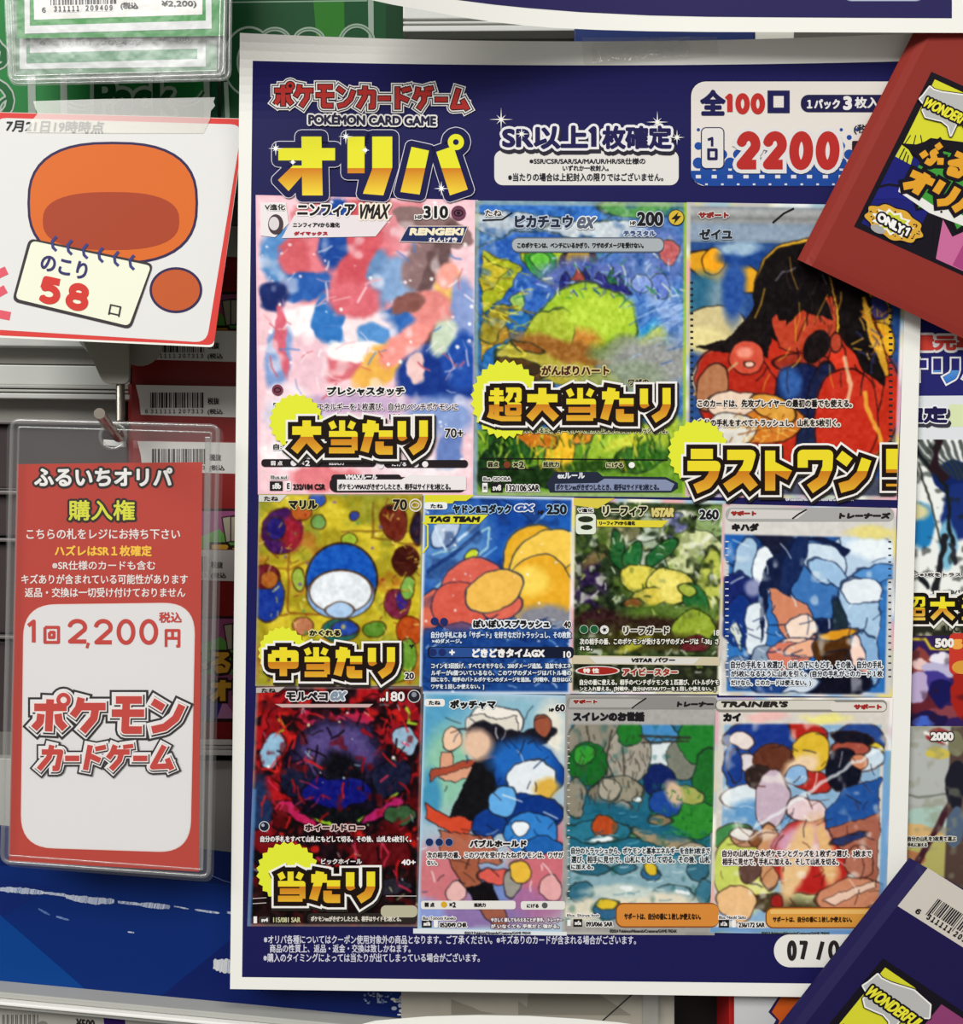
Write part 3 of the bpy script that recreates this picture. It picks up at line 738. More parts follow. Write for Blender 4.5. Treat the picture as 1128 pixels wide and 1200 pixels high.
# picture area: a plain rounded two-tone patch
def blob(cx, cy, rx, ry, n=40, wob=.06, ph=0, rot=0): return [(cx+rx*(1+wob*math.cos(3*a+ph))*math.cos(a+rot), cy+ry*(1+wob*math.cos(3*a+ph))*math.sin(a+rot)) for a in [2*math.pi*i/n for i in range(n)]]
def super_e(cx, cy, rx, ry, p=2.6, n=44):
    return [(cx+rx*math.copysign(abs(math.cos(a))**(2/p), math.cos(a)), cy+ry*math.copysign(abs(math.sin(a))**(2/p), math.sin(a))) for a in [2*math.pi*i/n for i in range(n)]]
k.poly(super_e(132, 238, 100, 72), '33264f', 5); k.poly(super_e(132, 238, 97, 69), 'd96b28', 6)
k.poly(super_e(130, 259, 80, 34), 'a84226', 7)
k.poly(super_e(206, 340, 31, 27, 2), '33264f', 5); k.poly(super_e(206, 340, 28, 24, 2), 'c25a2c', 6)
for ya, yb, xx in ((314, 322, 8), (336, 345, 7), (366, 362, 12)): k.line([(-12, yb+4), (xx-3, ya+4)], 10, 'e05a6a', 5, cap=3)
# the notepad
NP = [(42, 280), (176, 312), (148, 387), (14, 355)]
k.poly(soft_quad([(34, 279), (180, 309), (153, 386), (14, 353)], 8), '3a3236', 9); k.poly(soft_quad([(37, 282), (177, 311.5), (151, 382), (18, 350)], 6), 'eef0d9', 10)
for i in range(6):
    x = 62+i*18.2; y = 281+i*4.4
    k.line([(x+4, y-4), (x-1, y+2), (x, y+9), (x+4, y+13)], 3.4, '3b3f7c', 12)
tf = lambda x, y: (50+(x)*.965-(y)*.19, 296+(x)*.215+(y)*.97)
k2 = Ink(S, tf=tf)
k2.text('のこり', 0, 0, 56, 21, '35306a', 13, bold=.7); k2.block('58', 4, 28, 64, 56, 8.5, 'd23a32', 13, gap=.28); k2.text('口', 90, 42, 104, 55, '3a3236', 13, bold=.3)
k2.build('written_count', t)
k.build('printed_front', t)
ST = Surf(plane=[(-14, 131, 8.4), (290, 139, 14.4), (252, 406, 4.4)])
tp = [(39, 118.5), (120, 116), (200, 115), (252, 114), (250, 119), (252, 124), (247, 130), (246, 140), (238, 156), (140, 156), (30, 155), (34, 146), (44, 133), (41, 126)]
o = sheet('tape_strip', None, ST, t, mat=M_TAPE, thick=.1, pts=tp)

# ---- display hook
t = thing('display_hook', 'grey steel display hook with an upturned wire peg through the clear ticket sleeve', 'hook', C3(135, 430, 40))
pl = soft_quad([(80, 360), (150, 360), (151.5, 450), (121, 450)], 9)
slab('bracket', pl, Surf(plane=[(99, 400, 36), (151, 400, 36), (135, 450, 30)]), 2.5, M_BRACKET, t, bevel=.4)
slab('side_flange', [(72, 360), (80, 360), (104, 414), (93, 402)], Surf(38), 6, M_RAIL_W, t, bevel=.3)
slab('label_plate', ell(164, 396, 28, 33, n=30), Surf(44), 1.2, principled('label_plate_plastic', '8d8880', rough=.4), t, bevel=.2)
tube('wire_stem', [C3(141, 445, 34), C3(141, 500, 30)], .0021, M_CHROME, t)
tube('peg', [C3(141, 496, 30), C3(141, 508, 24), C3(139, 513, 8), C3(136, 511, -8), C3(130, 503, -24), C3(123, 493.5, -40), C3(116.5, 484.5, -55)], [.0021, .0021, .0021, .0021, .0021, .0021, .0022], M_CHROME, t, n=20)
slab('hanger_clip', [(121, 515), (145, 517), (145, 524), (121, 522)], Surf(24), 4, M_RAIL_W, t, bevel=.3)

# ---- the ticket in its clear sleeve
t = thing('ticket_sleeve', 'large clear vinyl sleeve holding a red purchase ticket, hung on the wire peg', 'ticket sleeve', C3(128, 1020, -12))
SQ = [(12, 490), (258, 497), (247, 1030), (0, 1012)]
film('back_film', [(8, 494), (262, 500), (250, 1034), (4, 1015)], 12, Surf(-8), t)
f, ol = film('front_film', SQ, 12, Surf(-14), t, hole=(132.5, 511, 12.5))
rim('welded_rim', ol, 0, Surf(-14), 5, t, thick=1.4); rim('inner_weld', ol, 9, Surf(-14), 2.5, t, thick=.5)
ring = ell(132.5, 511, 17, n=40)
rim('eyelet', ring, 0, Surf(-14), 4.5, t, thick=1.3)
slab('side_seam', [(240, 512), (246, 512), (237, 1020), (232, 1020)], Surf(-11), 2, M_RIM, t, bevel=.3)
S = Surf(-11)
tk = sheet('insert_ticket', [(20, 544), (237, 541.5), (233, 1021.5), (10.5, 1009)], S, t, mat=principled('red_ticket_card', 'c8402f', rough=.5), nx=2, ny=2)
k = Ink(S)
k.poly([(20.2, 544.2), (236.8, 541.8), (232.8, 1021.2), (10.8, 1008.8)], 'bb3728', 1)
k.poly(soft_quad([(27.5, 708.5), (229, 706), (223, 999.5), (24, 993)], 38, 10), 'e9d5cf', 2); k.poly(soft_quad([(28.5, 709.5), (228, 707), (222, 998.5), (25, 992)], 37, 10), 'e6e4e4', 3)
BK = '1e1210'
k.text('ふるいちオリパ', 40, 548, 202, 570, 'f4f2ef', 6, bold=.9, outlines=[(2.6, BK, 0, 0)])
k.text('購入権', 80, 586, 158, 610, 'dfe23a', 6, bold=.55, outlines=[(2.5, BK, 0, 0)])
k.text('こちらの札をレジにお持ち下さい', 31, 619.5, 211, 632, 'f3e9e4', 6, bold=.22)
k.text('ハズレはSR1枚確定', 64, 639, 178, 652, 'ffc83a', 6, bold=.5)
k.text('※SR仕様のカードも含む', 61, 657, 182, 668, 'f3e9e4', 6, bold=.18)
k.text('キズありが含まれている可能性があります', 25, 673, 220, 684.5, 'f3e9e4', 6, bold=.22)
k.text('返品・交換は一切受け付けておりません', 29, 688.5, 217, 700, 'f3e9e4', 6, bold=.22)
RD = 'c63a30'
k.text('税込', 186, 717, 213, 730, RD, 6, bold=.45)
k.block('1', 29, 726, 47, 754, 4.6, RD, 6); k.block('回', 51, 733.5, 70, 754, 3.6, RD, 6)
k.block('2', 78, 726, 103, 754, 5, RD, 6); k.block(',', 98, 742, 108, 758, 3.4, RD, 6); k.block('200', 109, 726, 186, 755, 5, RD, 6, gap=.12); k.block('円', 193, 737, 211, 759, 3.4, RD, 6)
OUT = [(7.3, '1b1416', 0, 0), (4.7, 'eceaea', 0, 0), (2.6, '1b1416', .6, .8), (1.7, 'f2e6e2', -.4, -.3)]
k.block('ポケモン', 38, 816, 216, 859, 9, RD, 8, outlines=OUT, gap=.1, shear=2)
k.block('カードゲーム', 46, 872, 206, 903, 6.5, RD, 16, outlines=[(6.0, '1b1416', 0, 0), (4.0, 'eceaea', 0, 0), (2.2, '1b1416', .5, .7), (1.5, 'f2e6e2', -.3, -.3)], gap=.08, shear=6, widths=[1, .7, 1, 1, .7, 1.1])
k.build('lettering', tk)

# ================================================================== card packs (red stack behind, red and blue packs in front)
def pack(name, label, quad, surf, bl, T, mat, group=None, bb=.06, bt=.02):
    """padded card envelope: flat back, front raised by T millimetres, sloped folded side bl pixels wide"""
    q = np.asarray(quad, float)
    t = thing(name, label, 'card pack', surf(q[2:3, 0], q[2:3, 1])[0], group)
    wpx = np.hypot(*(q[1]-q[0])); e = bl/wpx
    us = [0, .008, e*.5, e, e*1.03, .3, .6, 1-e*1.1, 1-e, 1]
    hs = [0, .2, .6, 1, 1, 1, 1, 1, 1, 0]
    vs_ = [0, bt, bt*2, .2, .45, .7, 1-bb*2, 1-bb, 1-bb*.5, 1]
    hv = [.8, .95, 1, 1, 1, 1, 1, .985, .95, .86]
    V, O = [], []
    for v, b in zip(vs_, hv):
        for u, a in zip(us, hs):
            p = (q[0]*(1-u)+q[1]*u)*(1-v)+(q[3]*(1-u)+q[2]*u)*v
            V.append(p); O.append(min(a, b) if 0 < a < 1 else a*b)
    V = np.array(V); O = np.array(O)*T/1000; n = len(V); w = len(us)
    A = surf(V[:, 0], V[:, 1], O); B = surf(V[:, 0], V[:, 1], -.0004)
    F = [(j*w+i, j*w+w+i, j*w+w+i+1, j*w+i+1) for j in range(len(vs_)-1) for i in range(w-1)]
    F += [tuple(n+i for i in f[::-1]) for f in F]
    r = list(range(w))+[j*w+w-1 for j in range(1, len(vs_))]+[(len(vs_)-1)*w+i for i in range(w-2, -1, -1)]+[j*w for j in range(len(vs_)-2, 0, -1)]
    F += [(a, b, n+b, n+a) for a, b in zip(r, r[1:]+r[:1])]
    new_obj('envelope', np.concatenate([A, B]), F, mat, t)
    return t
M_RED = principled('red_pack_print', '8a2e26', rough=.55, spec=.15)
M_RED_DEEP = principled('deep_red_pack_print', '7c1614', rough=.38, spec=.3)
M_NAVY = principled('navy_pack_print', '1c174a', rough=.55, spec=.15)

# ---- stack of red packs between hook and poster
def stack_pack(label, top, bot, xl, y, art=True, bar=True, lab=36):
    q = [(xl, top), (345, top+3), (345, bot+2), (xl+1, bot)]
    t = pack('red_pack', label, q, Surf(y), 4, 5, M_RED_DEEP, 'red packs on the shelf')
    S = Surf(y).raised(5)
    k = Ink(S)
    L0 = xl+9
    k.poly([(L0, top+1), (340, top+4), (340, top+lab+5), (L0+6, top+lab), (L0+4, top+lab*.5)], 'cbc9c5', 2)
    k.bars(xl+26, top+10, xl+89, top+28, 4, seed=int(top), col='2e2a2a')
    k.text('６ ３１１１１１ ２０７３１３', xl+20, top+29.5, xl+88, top+34.5, '2e2a2a', 5, bold=.2)
    k.text('税抜', xl+93, top+16, xl+107, top+24, '2e2a2a', 5, bold=.3); k.text('(税込', xl+93, top+29, xl+111, top+36.5, '2e2a2a', 5, bold=.25)
    k.text('¥2,000', xl+127, top+11, xl+185, top+30, '2a2626', 5, bold=.5); k.text('¥2,200', xl+132, top+32, xl+170, top+38, '2a2626', 5, bold=.3)
    k.build('price_label', t)
    if art:
        a = top+lab+46
        k = Ink(S)
        k.poly(rect(xl+14, a-2, 335, a+122), '2b1a1c', 2); k.poly(rect(xl+17, a+1, 332, a+118), '8d4a72', 3)
        k.poly([(xl+60, a+22), (xl+85, a+30), (xl+105, a+22), (xl+112, a+30), (xl+180, a+24), (xl+180, a+66), (xl+140, a+72), (xl+110, a+64), (xl+60, a+70)], '5c9a45', 4)
        for i, (x, r) in enumerate(((xl+117, -.16), (xl+125, 0), (xl+134, .16))):
            c, s = math.cos(r), math.sin(r)
            qq = [(x+u*c-v*s, a+22+u*s+v*c) for u, v in ((-6, -14), (7, -14), (7, 14), (-6, 14))]
            k.poly([(x+u*c-v*s, a+22+u*s+v*c) for u, v in ((-7.5, -15.5), (8.5, -15.5), (8.5, 15.5), (-7.5, 15.5))], '33222a', 5+i*.5); k.poly(qq, 'a29a86', 5.2+i*.5)
        k.block('ふるいち', xl+62, a+40, 328, a+64, 6, 'c89a30', 8, outlines=[(3, '2a1c18', 0, 0)], gap=.05)
        k.block('オリパ', xl+92, a+72, 326, a+98, 6.5, 'c89a30', 8, outlines=[(3, '2a1c18', 0, 0)], gap=.05)
        k.poly([(xl+100, a+118), (xl+108, a+96), (xl+120, a+112), (xl+132, a+94), (xl+150, a+118)], 'b07aa6', 7)
        k.poly([(xl+17, a+118), (xl+17, a+70), (xl+60, a+84), (xl+104, a+96), (xl+112, a+118)], '3a2f78', 5)
        k.build('printed_picture', t)
stack_pack('rearmost red card pack, its price label highest beside the poster edge', 262, 520, 152, 76)
stack_pack('red card pack whose price label shows just below the white count card', 385, 560, 150, 68)
stack_pack('red card pack with barcode label 207313 just above the clear sleeve corner', 450, 610, 150, 60, art=False)
stack_pack('red card pack with price label level with the clear sleeve top, beside the poster', 516, 740, 152, 52)
stack_pack('front red card pack of the stack, its comic picture showing beside the poster', 642, 866, 154, 44)

# ---- comic artwork shared by the two big packs (placed in the pack's own u, v)
OR, UB, VB = np.array([1091., 84.]), np.array([.912, .41]), np.array([-.447, .894])
INV = np.linalg.inv(np.stack([UB, VB], 1))
def uv(*pts): return [tuple(INV@(np.array(p, float)-OR)) for p in pts]
def c2(*pts): return uv(*[(980+x/6, 30+y/6) for x, y in pts])      # measured on the enlarged top of the red pack
def c1(*pts): return uv(*[(920+x/5.42, 200+y/5.42) for x, y in pts])
def comic(k):
    BKc = '17121c'
    k.poly(rect(0, 0, 190, 203), BKc, 2)
    k.poly(rect(6, 100, 70, 196), '1d2070', 3)
    k.poly(rect(76, 6, 184, 100), '8c3f6e', 3)
    k.poly(c2((690, 378), (888, 470), (1000, 560), (900, 820), (660, 790), (620, 815), (560, 835), (468, 828)), 'd6d433', 4)
    for a, b in (((480, 830), (520, 770)), ((540, 838), (556, 770)), ((600, 826), (590, 770))): k.line(c2(a, b), 1.2, BKc, 4.5)
    k.poly(c2((412, 920), (458, 838), (505, 872), (535, 925), (520, 978)), 'cfd03a', 4)
    for i in range(3): k.line(c2((440+i*26, 935+i*18), (478+i*14, 862+i*24)), 1.4, BKc, 4.6)
    k.poly(c1((600, 100), (650, 60), (730, 95), (780, 150), (760, 185), (700, 175), (620, 180), (560, 180)), '20237c', 5)
    k.line(c1((580, 105), (660, 88), (740, 100), (800, 150), (830, 230)), 3, BKc, 5.5)
    k.poly(c1((740, 92), (800, 60), (860, -60), (980, -130), (1250, -60), (1250, 330), (1160, 330), (1086, 384), (1050, 300), (990, 262), (900, 235), (832, 245), (850, 175), (800, 130)), '3f9838', 6)
    k.line(c1((740, 92), (800, 130), (850, 175), (832, 245), (900, 235), (990, 262), (1050, 300), (1086, 384), (1160, 330), (1250, 330)), 3, BKc, 6.4)
    k.poly(c1((955, 560), (1000, 310), (1060, 420), (1128, 390), (1200, 380), (1400, 500), (1400, 760)), 'c76a98', 5)
    k.poly(c1((1060, 600), (1128, 470), (1240, 460), (1400, 560), (1400, 760)), 'a8447c', 5.3)
    k.line(c1((965, 300), (940, 560)), 5, BKc, 5.8)
    # white drop and lettering
    tl, = c2((648, 790)); bl_, = c2((655, 1035))
    ox, oy = tl
    k.poly([(ox-6, oy+62), (ox+40, oy+70), (ox+50, oy+64), (ox+110, oy+70), (ox+110, oy+76), (ox+40, oy+80), (ox-4, oy+72)], 'e8e6e0', 7)
    k.block('ふるいち', ox, oy, ox+118, oy+29, 8.2, 'e0a02c', 8, outlines=[(4.4, BKc, 0, 0)], gap=.04, shear=3)
    k.block('オリパ', ox-2, oy+38, ox+94, oy+67, 9, 'e0a02c', 11, outlines=[(4.4, BKc, 0, 0)], gap=.04, shear=3)
    # torn grey caption
    cap = c2((585, 515), (610, 490), (655, 430), (680, 452), (740, 470), (888, 490), (1000, 560), (1010, 640), (940, 650), (888, 655), (840, 690), (802, 772), (785, 705), (740, 668), (680, 655), (625, 640), (605, 595), (630, 570))
    k.line(cap+cap[:2], 5, BKc, 14); k.line(cap+cap[:2], 3, 'f2f0ec', 15); k.poly(cap, 'b9b8b6', 16.2)
    a, b = c2((628, 520), (1010, 640))
    w0 = a; k.text('WONDERFUL', a[0]-1, a[1]-4, a[0]+65, a[1]+9, 'e9e23a', 18, bold=.6, outlines=[(2.0, BKc, 0, 0)], shear=.2, slope=.02)
    # ONLY1 badge
    c, = c1((690, 335)); n = 40
    def cloud(rx, ry, w): return [(c[0]+rx*(1+w*math.cos(9*t_))*math.cos(t_), c[1]+ry*(1+w*math.cos(9*t_))*math.sin(t_)) for t_ in [2*math.pi*i/72 for i in range(72)]]
    k.poly(cloud(37, 19.5, .06), BKc, 9); k.poly(cloud(35, 18, .06), 'd9a73a', 9.5)
    rn = random.Random(2)
    for i in range(34):
        q = rn.uniform(0, 6.28); k.poly(ell(c[0]+rn.uniform(24, 32)*math.cos(q), c[1]+rn.uniform(12, 16)*math.sin(q), .9, n=8), BKc, 10)
    k.poly(burst(c[0]-2, c[1], 27, 15, 11, .72), 'f0eee8', 10.3); k.poly(burst(c[0]-2, c[1], 22, 12, 11, .72), 'c8cc34', 10.6)
    k.poly(ell(c[0]-14, c[1]+14, 9, 4.5), 'a6a5a3', 10.9)
    k.text('ONLY', c[0]-21, c[1]-6, c[0]+14, c[1]+5, 'f4f2ee', 12, bold=.9, outlines=[(2.2, BKc, 0, 0)], slope=.1, shear=-.1); k.block('1', c[0]+13, c[1]-2.5, c[0]+23, c[1]+8, 2.6, 'f4f2ee', 12, outlines=[(2.2, BKc, 0, 0)])

S = Surf(plane=[(934, 304, -3), (1232, 446, -4), (1116, -52, -7)])
t = pack('red_pack', 'big red card pack with ONLY1 comic picture, tilted over the poster top right', [(1116, -52), (1414, 90), (1232, 446), (934, 304)], S, 19, 7, M_RED, 'big tilted card packs', bb=.045)
k = Ink(S.raised(7), tf=lambda u, v: tuple(OR+UB*u+VB*v)); comic(k); k.build('printed_picture', t)

S = Surf(plane=[(1065, 1005, -9), (1325, 1156, -9), (862, 1266, -5)])
t = pack('navy_pack', 'navy blue card pack with white barcode label and comic picture, tilted at lower right', [(1065, 1005), (1325, 1155), (1122, 1416), (862, 1266)], S, 24, 9, M_NAVY, 'big tilted card packs', bb=.045)
u2, v2, o2 = np.array([.832, .555])*1.15, np.array([-.635, .773])*1.15, np.array([1034.4, 1123.])
k = Ink(S.raised(9), tf=lambda u, v: tuple(o2+u2*u+v2*v)); comic(k); k.build('printed_picture', t)
lo, lu, lv = np.array([1086.8, 1017.]), np.array([.845, .535]), np.array([-.62, .785])
ltf = lambda u, v: tuple(lo+lu*u+lv*v)
k = Ink(S.raised(9), tf=ltf)
k.poly(rect(0, 0, 150, 57), 'cfc7bd', 2)
k.bars(32, 24, 110, 48, 4, seed=8, dens=38)
k.poly(rect(36, 43, 66, 50), 'cfc7bd', 5); k.poly(rect(70, 43, 104, 50), 'cfc7bd', 5)
k.text('６', 20, 46, 26, 53, '1c1816', 6, bold=.5); k.text('３１１１１１', 35, 44.5, 68, 52, '1c1816', 6, bold=.55); k.text('２０９４０９', 72, 44.5, 106, 52, '1c1816', 6, bold=.55)
k.build('barcode_label', t)

# ================================================================== the poster upper edge, the poster behind on the right
NAVY = '1b1a52'
# top poster: hangs in front, its lower left corner curls out towards the shopper
S = Surf(fn=lambda x, y: -15-34*np.clip((800-x)/385, 0, 1.6)**2)
t = thing('hanging_poster', 'white edged navy poster hanging across the top, its left corner curling outward', 'poster', C3(800, 30, -15))
edge = [(395, -14), (415, -6), (437, .5), (460, 5.5), (500, 12.5), (540, 20), (580, 26), (612, 29.5), (646, 32.5), (700, 35), (760, 36.6), (830, 37.4), (900, 37.6), (1000, 38), (1128, 38.5), (1180, 39)]
def strip_sheet(name, edge, top, surf, parent, mat, L=None, col=None, thick=.3):
    e = np.array(edge, float); xs = np.arange(e[0, 0], e[-1, 0]+1, 5.0); e = np.stack([xs, np.interp(xs, e[:, 0], e[:, 1])], 1); n = len(e); ups = [np.stack([e[:, 0], e[:, 1]*(1-s)+top*s], 1) for s in (0, .33, .66, 1)]
    P = np.concatenate(ups); F = [(r*n+i, r*n+i+1, r*n+n+i+1, r*n+n+i) for r in range(3) for i in range(n-1)]
    if L is not None:
        k = Ink(surf); k.raw(P, lin(hx(col)), L, F); return k
    A = surf(P[:, 0], P[:, 1]); B = surf(P[:, 0], P[:, 1], -thick/1000); N = len(P)
    FF = F+[tuple(N+i for i in f[::-1]) for f in F]+[(i, N+i, N+i+1, i+1) for i in range(n-1)]
    return new_obj(name, np.concatenate([A, B]), FF, mat, parent)
strip_sheet('paper', edge, -62, S, t, M_PAPER)
k = strip_sheet('', [(470, -14), (490, -9), (537, 0), (580, 5.5), (620, 9.5), (680, 14.2), (760, 18), (830, 19.6), (900, 20.2), (1000, 20.8), (1115, 21.3)], -62, S, t, None, L=2, col='2b2658')
k.poly(rrect(988, -40, 1082, 1.5, 9), '8b93b0', 4); k.poly(rrect(989, -40, 1081, .5, 9), 'd5dbe2', 5)
k.build('printed_panel', t)

# poster behind, right
S = Surf(3)
t = thing('side_poster', 'poster at the right edge behind the main poster, with ink picture and round price marks', 'poster', C3(1120, 1150, 3))
sheet('paper', [(1030, 240), (1240, 240), (1230, 1190), (1000, 1190)], S, t, nx=2, ny=2, mat=principled('cool_white_paper', 'dfe3e2', rough=.6))
k = Ink(S)
k.poly([(1060, 240), (1230, 240), (1230, 463), (1050, 464)], '26266c', 2)
k.text('還元率', 1068, 392, 1146, 411, 'd8453a', 5, bold=1.3, outlines=[(2.9, 'efeceb', 0, 0)])
OC = lambda x, y: hx('2a2a72') if y < 434 else hx('3f7fcf')*.75+hx('ffffff')*.25*((x*7+y*3) % 9 > 6)
k.block('オリ', 1052, 419, 1126, 447, 8.5, '2a2a72', 8, outlines=[(2.4, 'eeeef2', 0, 0), (.4, '2a2a72', 0, 0)], grad=(419, 434, 447, '2b2a74', '5b9be0', '2f6fc4'), gap=.15)
k.block('パ', 1130, 419, 1160, 447, 8.5, '2a2a72', 8, outlines=[(2.4, 'eeeef2', 0, 0), (.4, '2a2a72', 0, 0)], grad=(419, 434, 447, '2b2a74', '5b9be0', '2f6fc4'))
k.poly([(1050, 464), (1230, 463), (1230, 516), (1046, 516)], 'dfe3e6', 3)
k.poly([(1112, 474), (1230, 474), (1230, 500), (1112, 500)], 'd9e4b4', 4)
k.text('確定', 1053, 476, 1110, 496, '1f1b4a', 8, bold=1.2, outlines=[(2.4, '3a3744', 2, 3), (1.3, 'f0f0f2', 0, 0)])
# ink picture: loose brush strokes
r = Ras(1050, 515, 1200, 696, 'e6e8e4', seed=5, warp=5, wscale=20)
r.e(1120, 560, 26, 22, '1d2f66'); r.e(1080, 615, 16, 26, '2e7fb5', soft=.5); r.e(1124, 600, 20, 34, '263a78', soft=.3); r.e(1112, 640, 10, 30, '7fb7cf', soft=.6); r.e(1076, 600, 12, 9, 'd8cfa0', soft=.8)
for i in range(12): r.l([(1060+i*9, 515), (1092+i*8, 552+i*2)], 3.5+i % 3, '39413f', al=.8)
r.l([(1066, 516), (1108, 570), (1118, 640)], 4, '23282c'); r.l([(1100, 516), (1094, 548), (1106, 560)], 9, '33222a'); r.l([(1075, 540), (1094, 600), (1106, 640)], 2.5, '3b3a36'); r.l([(1066, 660), (1092, 690)], 4, '23282c')
r.l([(1110, 630), (1100, 690)], 8, '2b2b31'); r.l([(1116, 640), (1122, 660)], 5, '3b3a44'); r.mott('2a2e2c', sc=10, lo=.62, hi=.7, al=.6)
k.image(r, [(1050, 515), (1200, 515), (1198, 696), (1046, 696)], 4)
k.text('ン※3枚をトラストにで', 1070, 671, 1150, 676, '3a3a3a', 8, bold=.3, outlines=[(1.0, 'eceae6', 0, 0)]); k.text('2枚このバトル', 1092, 691, 1140, 696, '3a3a3a', 8, bold=.3)
k.block('超大当', 1052, 698, 1156, 727, 5.5, 'e6c52a', 14, outlines=[(7, 'efece4', 0, 0), (4.6, '15100e', 0, 0)], grad=(698, 713, 728, 'efe02e', 'd18a1e', 'f0d060'), gap=.1)
r = Ras(1050, 728, 1200, 745, '34352c', seed=6); r.mott('b9b9a0', sc=8, al=.8); k.image(r, [(1050, 728), (1200, 728), (1200, 745), (1050, 745)], 4)
k.text('LUC', 1105, 733, 1124, 741, '20231d', 9, bold=.4)
r = Ras(1050, 745, 1200, 851, '3d2c60', seed=7, warp=6)
for a in ((1076, 775, 15, 17, '8d4a44'), (1076, 779, 9, 8, 'e2c2bd'), (1100, 785, 22, 10, 'b9b4d0'), (1104, 772, 16, 6, 'e5e1ea'), (1090, 800, 22, 12, '4d4390'), (1080, 830, 26, 18, '6b2f3a'), (1074, 806, 13, 18, 'b8a8c8'), (1110, 835, 22, 8, '8a4a52'), (1092, 842, 24, 10, '2b2450'), (1106, 812, 18, 14, '26245c'), (1085, 845, 14, 6, '4d6ac0')): r.e(*a)
r.l([(1066, 749), (1084, 749), (1091, 760), (1128, 761)], 3, 'd6c33a', warp=False); r.e(1135, 800, 20, 46, 'a33028'); r.mott('3a2230', sc=12, lo=.6, hi=.7, al=.5)
k.image(r, [(1050, 745), (1200, 745), (1196, 851), (1046, 851)], 4)
k.text('500', 1095, 748, 1118, 759, 'efece6', 8, bold=.9, outlines=[(1.5, '2a2038', 0, 0)])
k.poly(rrect(1112, 742, 1170, 790, 6), 'c8392b', 9); k.poly(ell(1128, 782, 13, 8), 'd99a3a', 10); k.text('5', 1116, 749, 1128, 761, 'f0a84a', 11, bold=1.5)
r = Ras(1050, 851, 1200, 1070, 'a9aaa4', seed=8, warp=4, wscale=24)
r.e(1090, 905, 60, 40, 'b1b3b0'); r.l([(1060, 930), (1085, 936), (1115, 932)], 3, '7c8078'); r.e(1104, 862, 16, 9, '9c3a3c'); r.l([(1088, 858), (1122, 872)], 4, 'e8e6e0'); r.e(1104, 882, 14, 7, 'c9b95a')
r.e(1100, 958, 30, 12, 'a9c2b8'); r.e(1086, 975, 30, 9, 'd3b07a', rot=12); r.e(1105, 1010, 50, 26, 'b4ae6c'); r.e(1076, 1004, 18, 8, 'b07a56', rot=20); r.l([(1128, 930), (1075, 1030)], 8, '4c2c36')
r.box(1118, 851, 1200, 1070, '5b4a44'); r.e(1126, 920, 12, 30, '2a2a36'); r.e(1124, 870, 10, 14, '7d7a62'); r.e(1128, 970, 10, 24, '5a6a80'); r.mott('8c8e78', sc=11, lo=.62, hi=.74, al=.5)
k.image(r, [(1046, 851), (1196, 851), (1186, 1070), (1036, 1070)], 4)
k.text('2000', 1090, 858, 1117, 868, 'efece6', 8, bold=.8, outlines=[(1.4, '3a3438', 0, 0)])
k.text('自分の山札を3枚見て選ぶ', 1063, 980, 1120, 986, '2d2a26', 8, bold=.3, outlines=[(1, 'd8d6c8', 0, 0)]); k.text('手札に加える', 1063, 987.5, 1086, 992.5, '2d2a26', 8, bold=.3, outlines=[(1, 'd8d6c8', 0, 0)])
k.build('printed_face', t)

# ================================================================== the main poster
def bow_w(y): return np.clip((140-y)/100, 0, 1.3)**2
POST = Surf(fn=lambda x, y: -np.where(x < 690, 6.5+7*((690-x)/400)**2, 6.5-5*np.clip((x-690)/300, 0, 1))*bow_w(y))
def bow(p):
    p = p.copy(); p[:, 1] += 10*np.clip(1-((p[:, 0]-690)/400)**2, -.1, 1)*np.clip((110-p[:, 1])/70, 0, 1); return p
poster = thing('main_poster', 'large white edged navy poster of printed cards with yellow prize words, hung in the middle', 'poster', C3(665, 1164, 0))
sheet('paper', [(281, 39), (1087, 38), (1058, 1170), (269.5, 1159)], POST, poster, nx=60, ny=110, warp=bow, thick=.35)
k = Ink(POST)
k.grid([(296, 71), (1068, 71), (1034, 1153.5), (283.5, 1145)], NAVY, 2, 60, 110, warp=bow)
F1 = 'd9d9e6'
k.text('※オリパ各種についてはクーポン使用対象外の商品となります。ご了承ください。※キズありのカードが含まれる場合がございます。', 309, 1095.5, 745, 1106, F1, 5, bold=.15, slope=.002)
k.text('商品の性質上、返品・返金・交換は致しかねます。', 316, 1106.5, 481, 1116.5, F1, 5, bold=.15)
k.text('※購入のタイミングによっては当たりが出てしまっている場合がございます。', 308.5, 1117, 562, 1127.5, F1, 5, bold=.15)
k.build('printed_background', poster)

# title lettering
k = Ink(POST)
k.block('ポケモンカードゲーム', 321, 98, 549, 125, 5.2, 'b0302c', 12, outlines=[(5.0, 'e9e6e0', 0, 0), (3.8, '1f1a3c', 0, 0), (2.6, 'e9e6e0', 0, 0), (1.2, '30181c', 0, 0)], gap=.10, slope=.022, widths=[1, 1, 1, 1, 1, .72, 1, 1, .72, 1])
k.text('POKÉMON CARD GAME', 361, 131.5, 511, 146, '221f3c', 19, bold=.8, outlines=[(1.7, 'e8e5e0', 0, 0)], slope=.012)
Y1, Y2, Y3 = 'e6e22e', 'd07a1c', 'f3d83c'
G = [[(326, 173.5), (392.5, 173.5), (392.5, 188), (326, 188)], [(353, 160), (376.5, 160), (378, 229), (354, 229)], [(343, 194), (354, 194), (354, 206), (338, 224), (325.5, 211)],
     [(407, 160), (427, 160), (427, 203), (407, 203)], [(436, 160), (459.5, 160), (459.5, 196), (449, 229), (425, 227), (436, 198)],
     [(482, 172), (502.5, 176.5), (491.5, 228), (469, 225)], [(511, 178), (531, 171), (548, 222), (527, 229)], ell(534, 166.5, 9.5, n=24)]
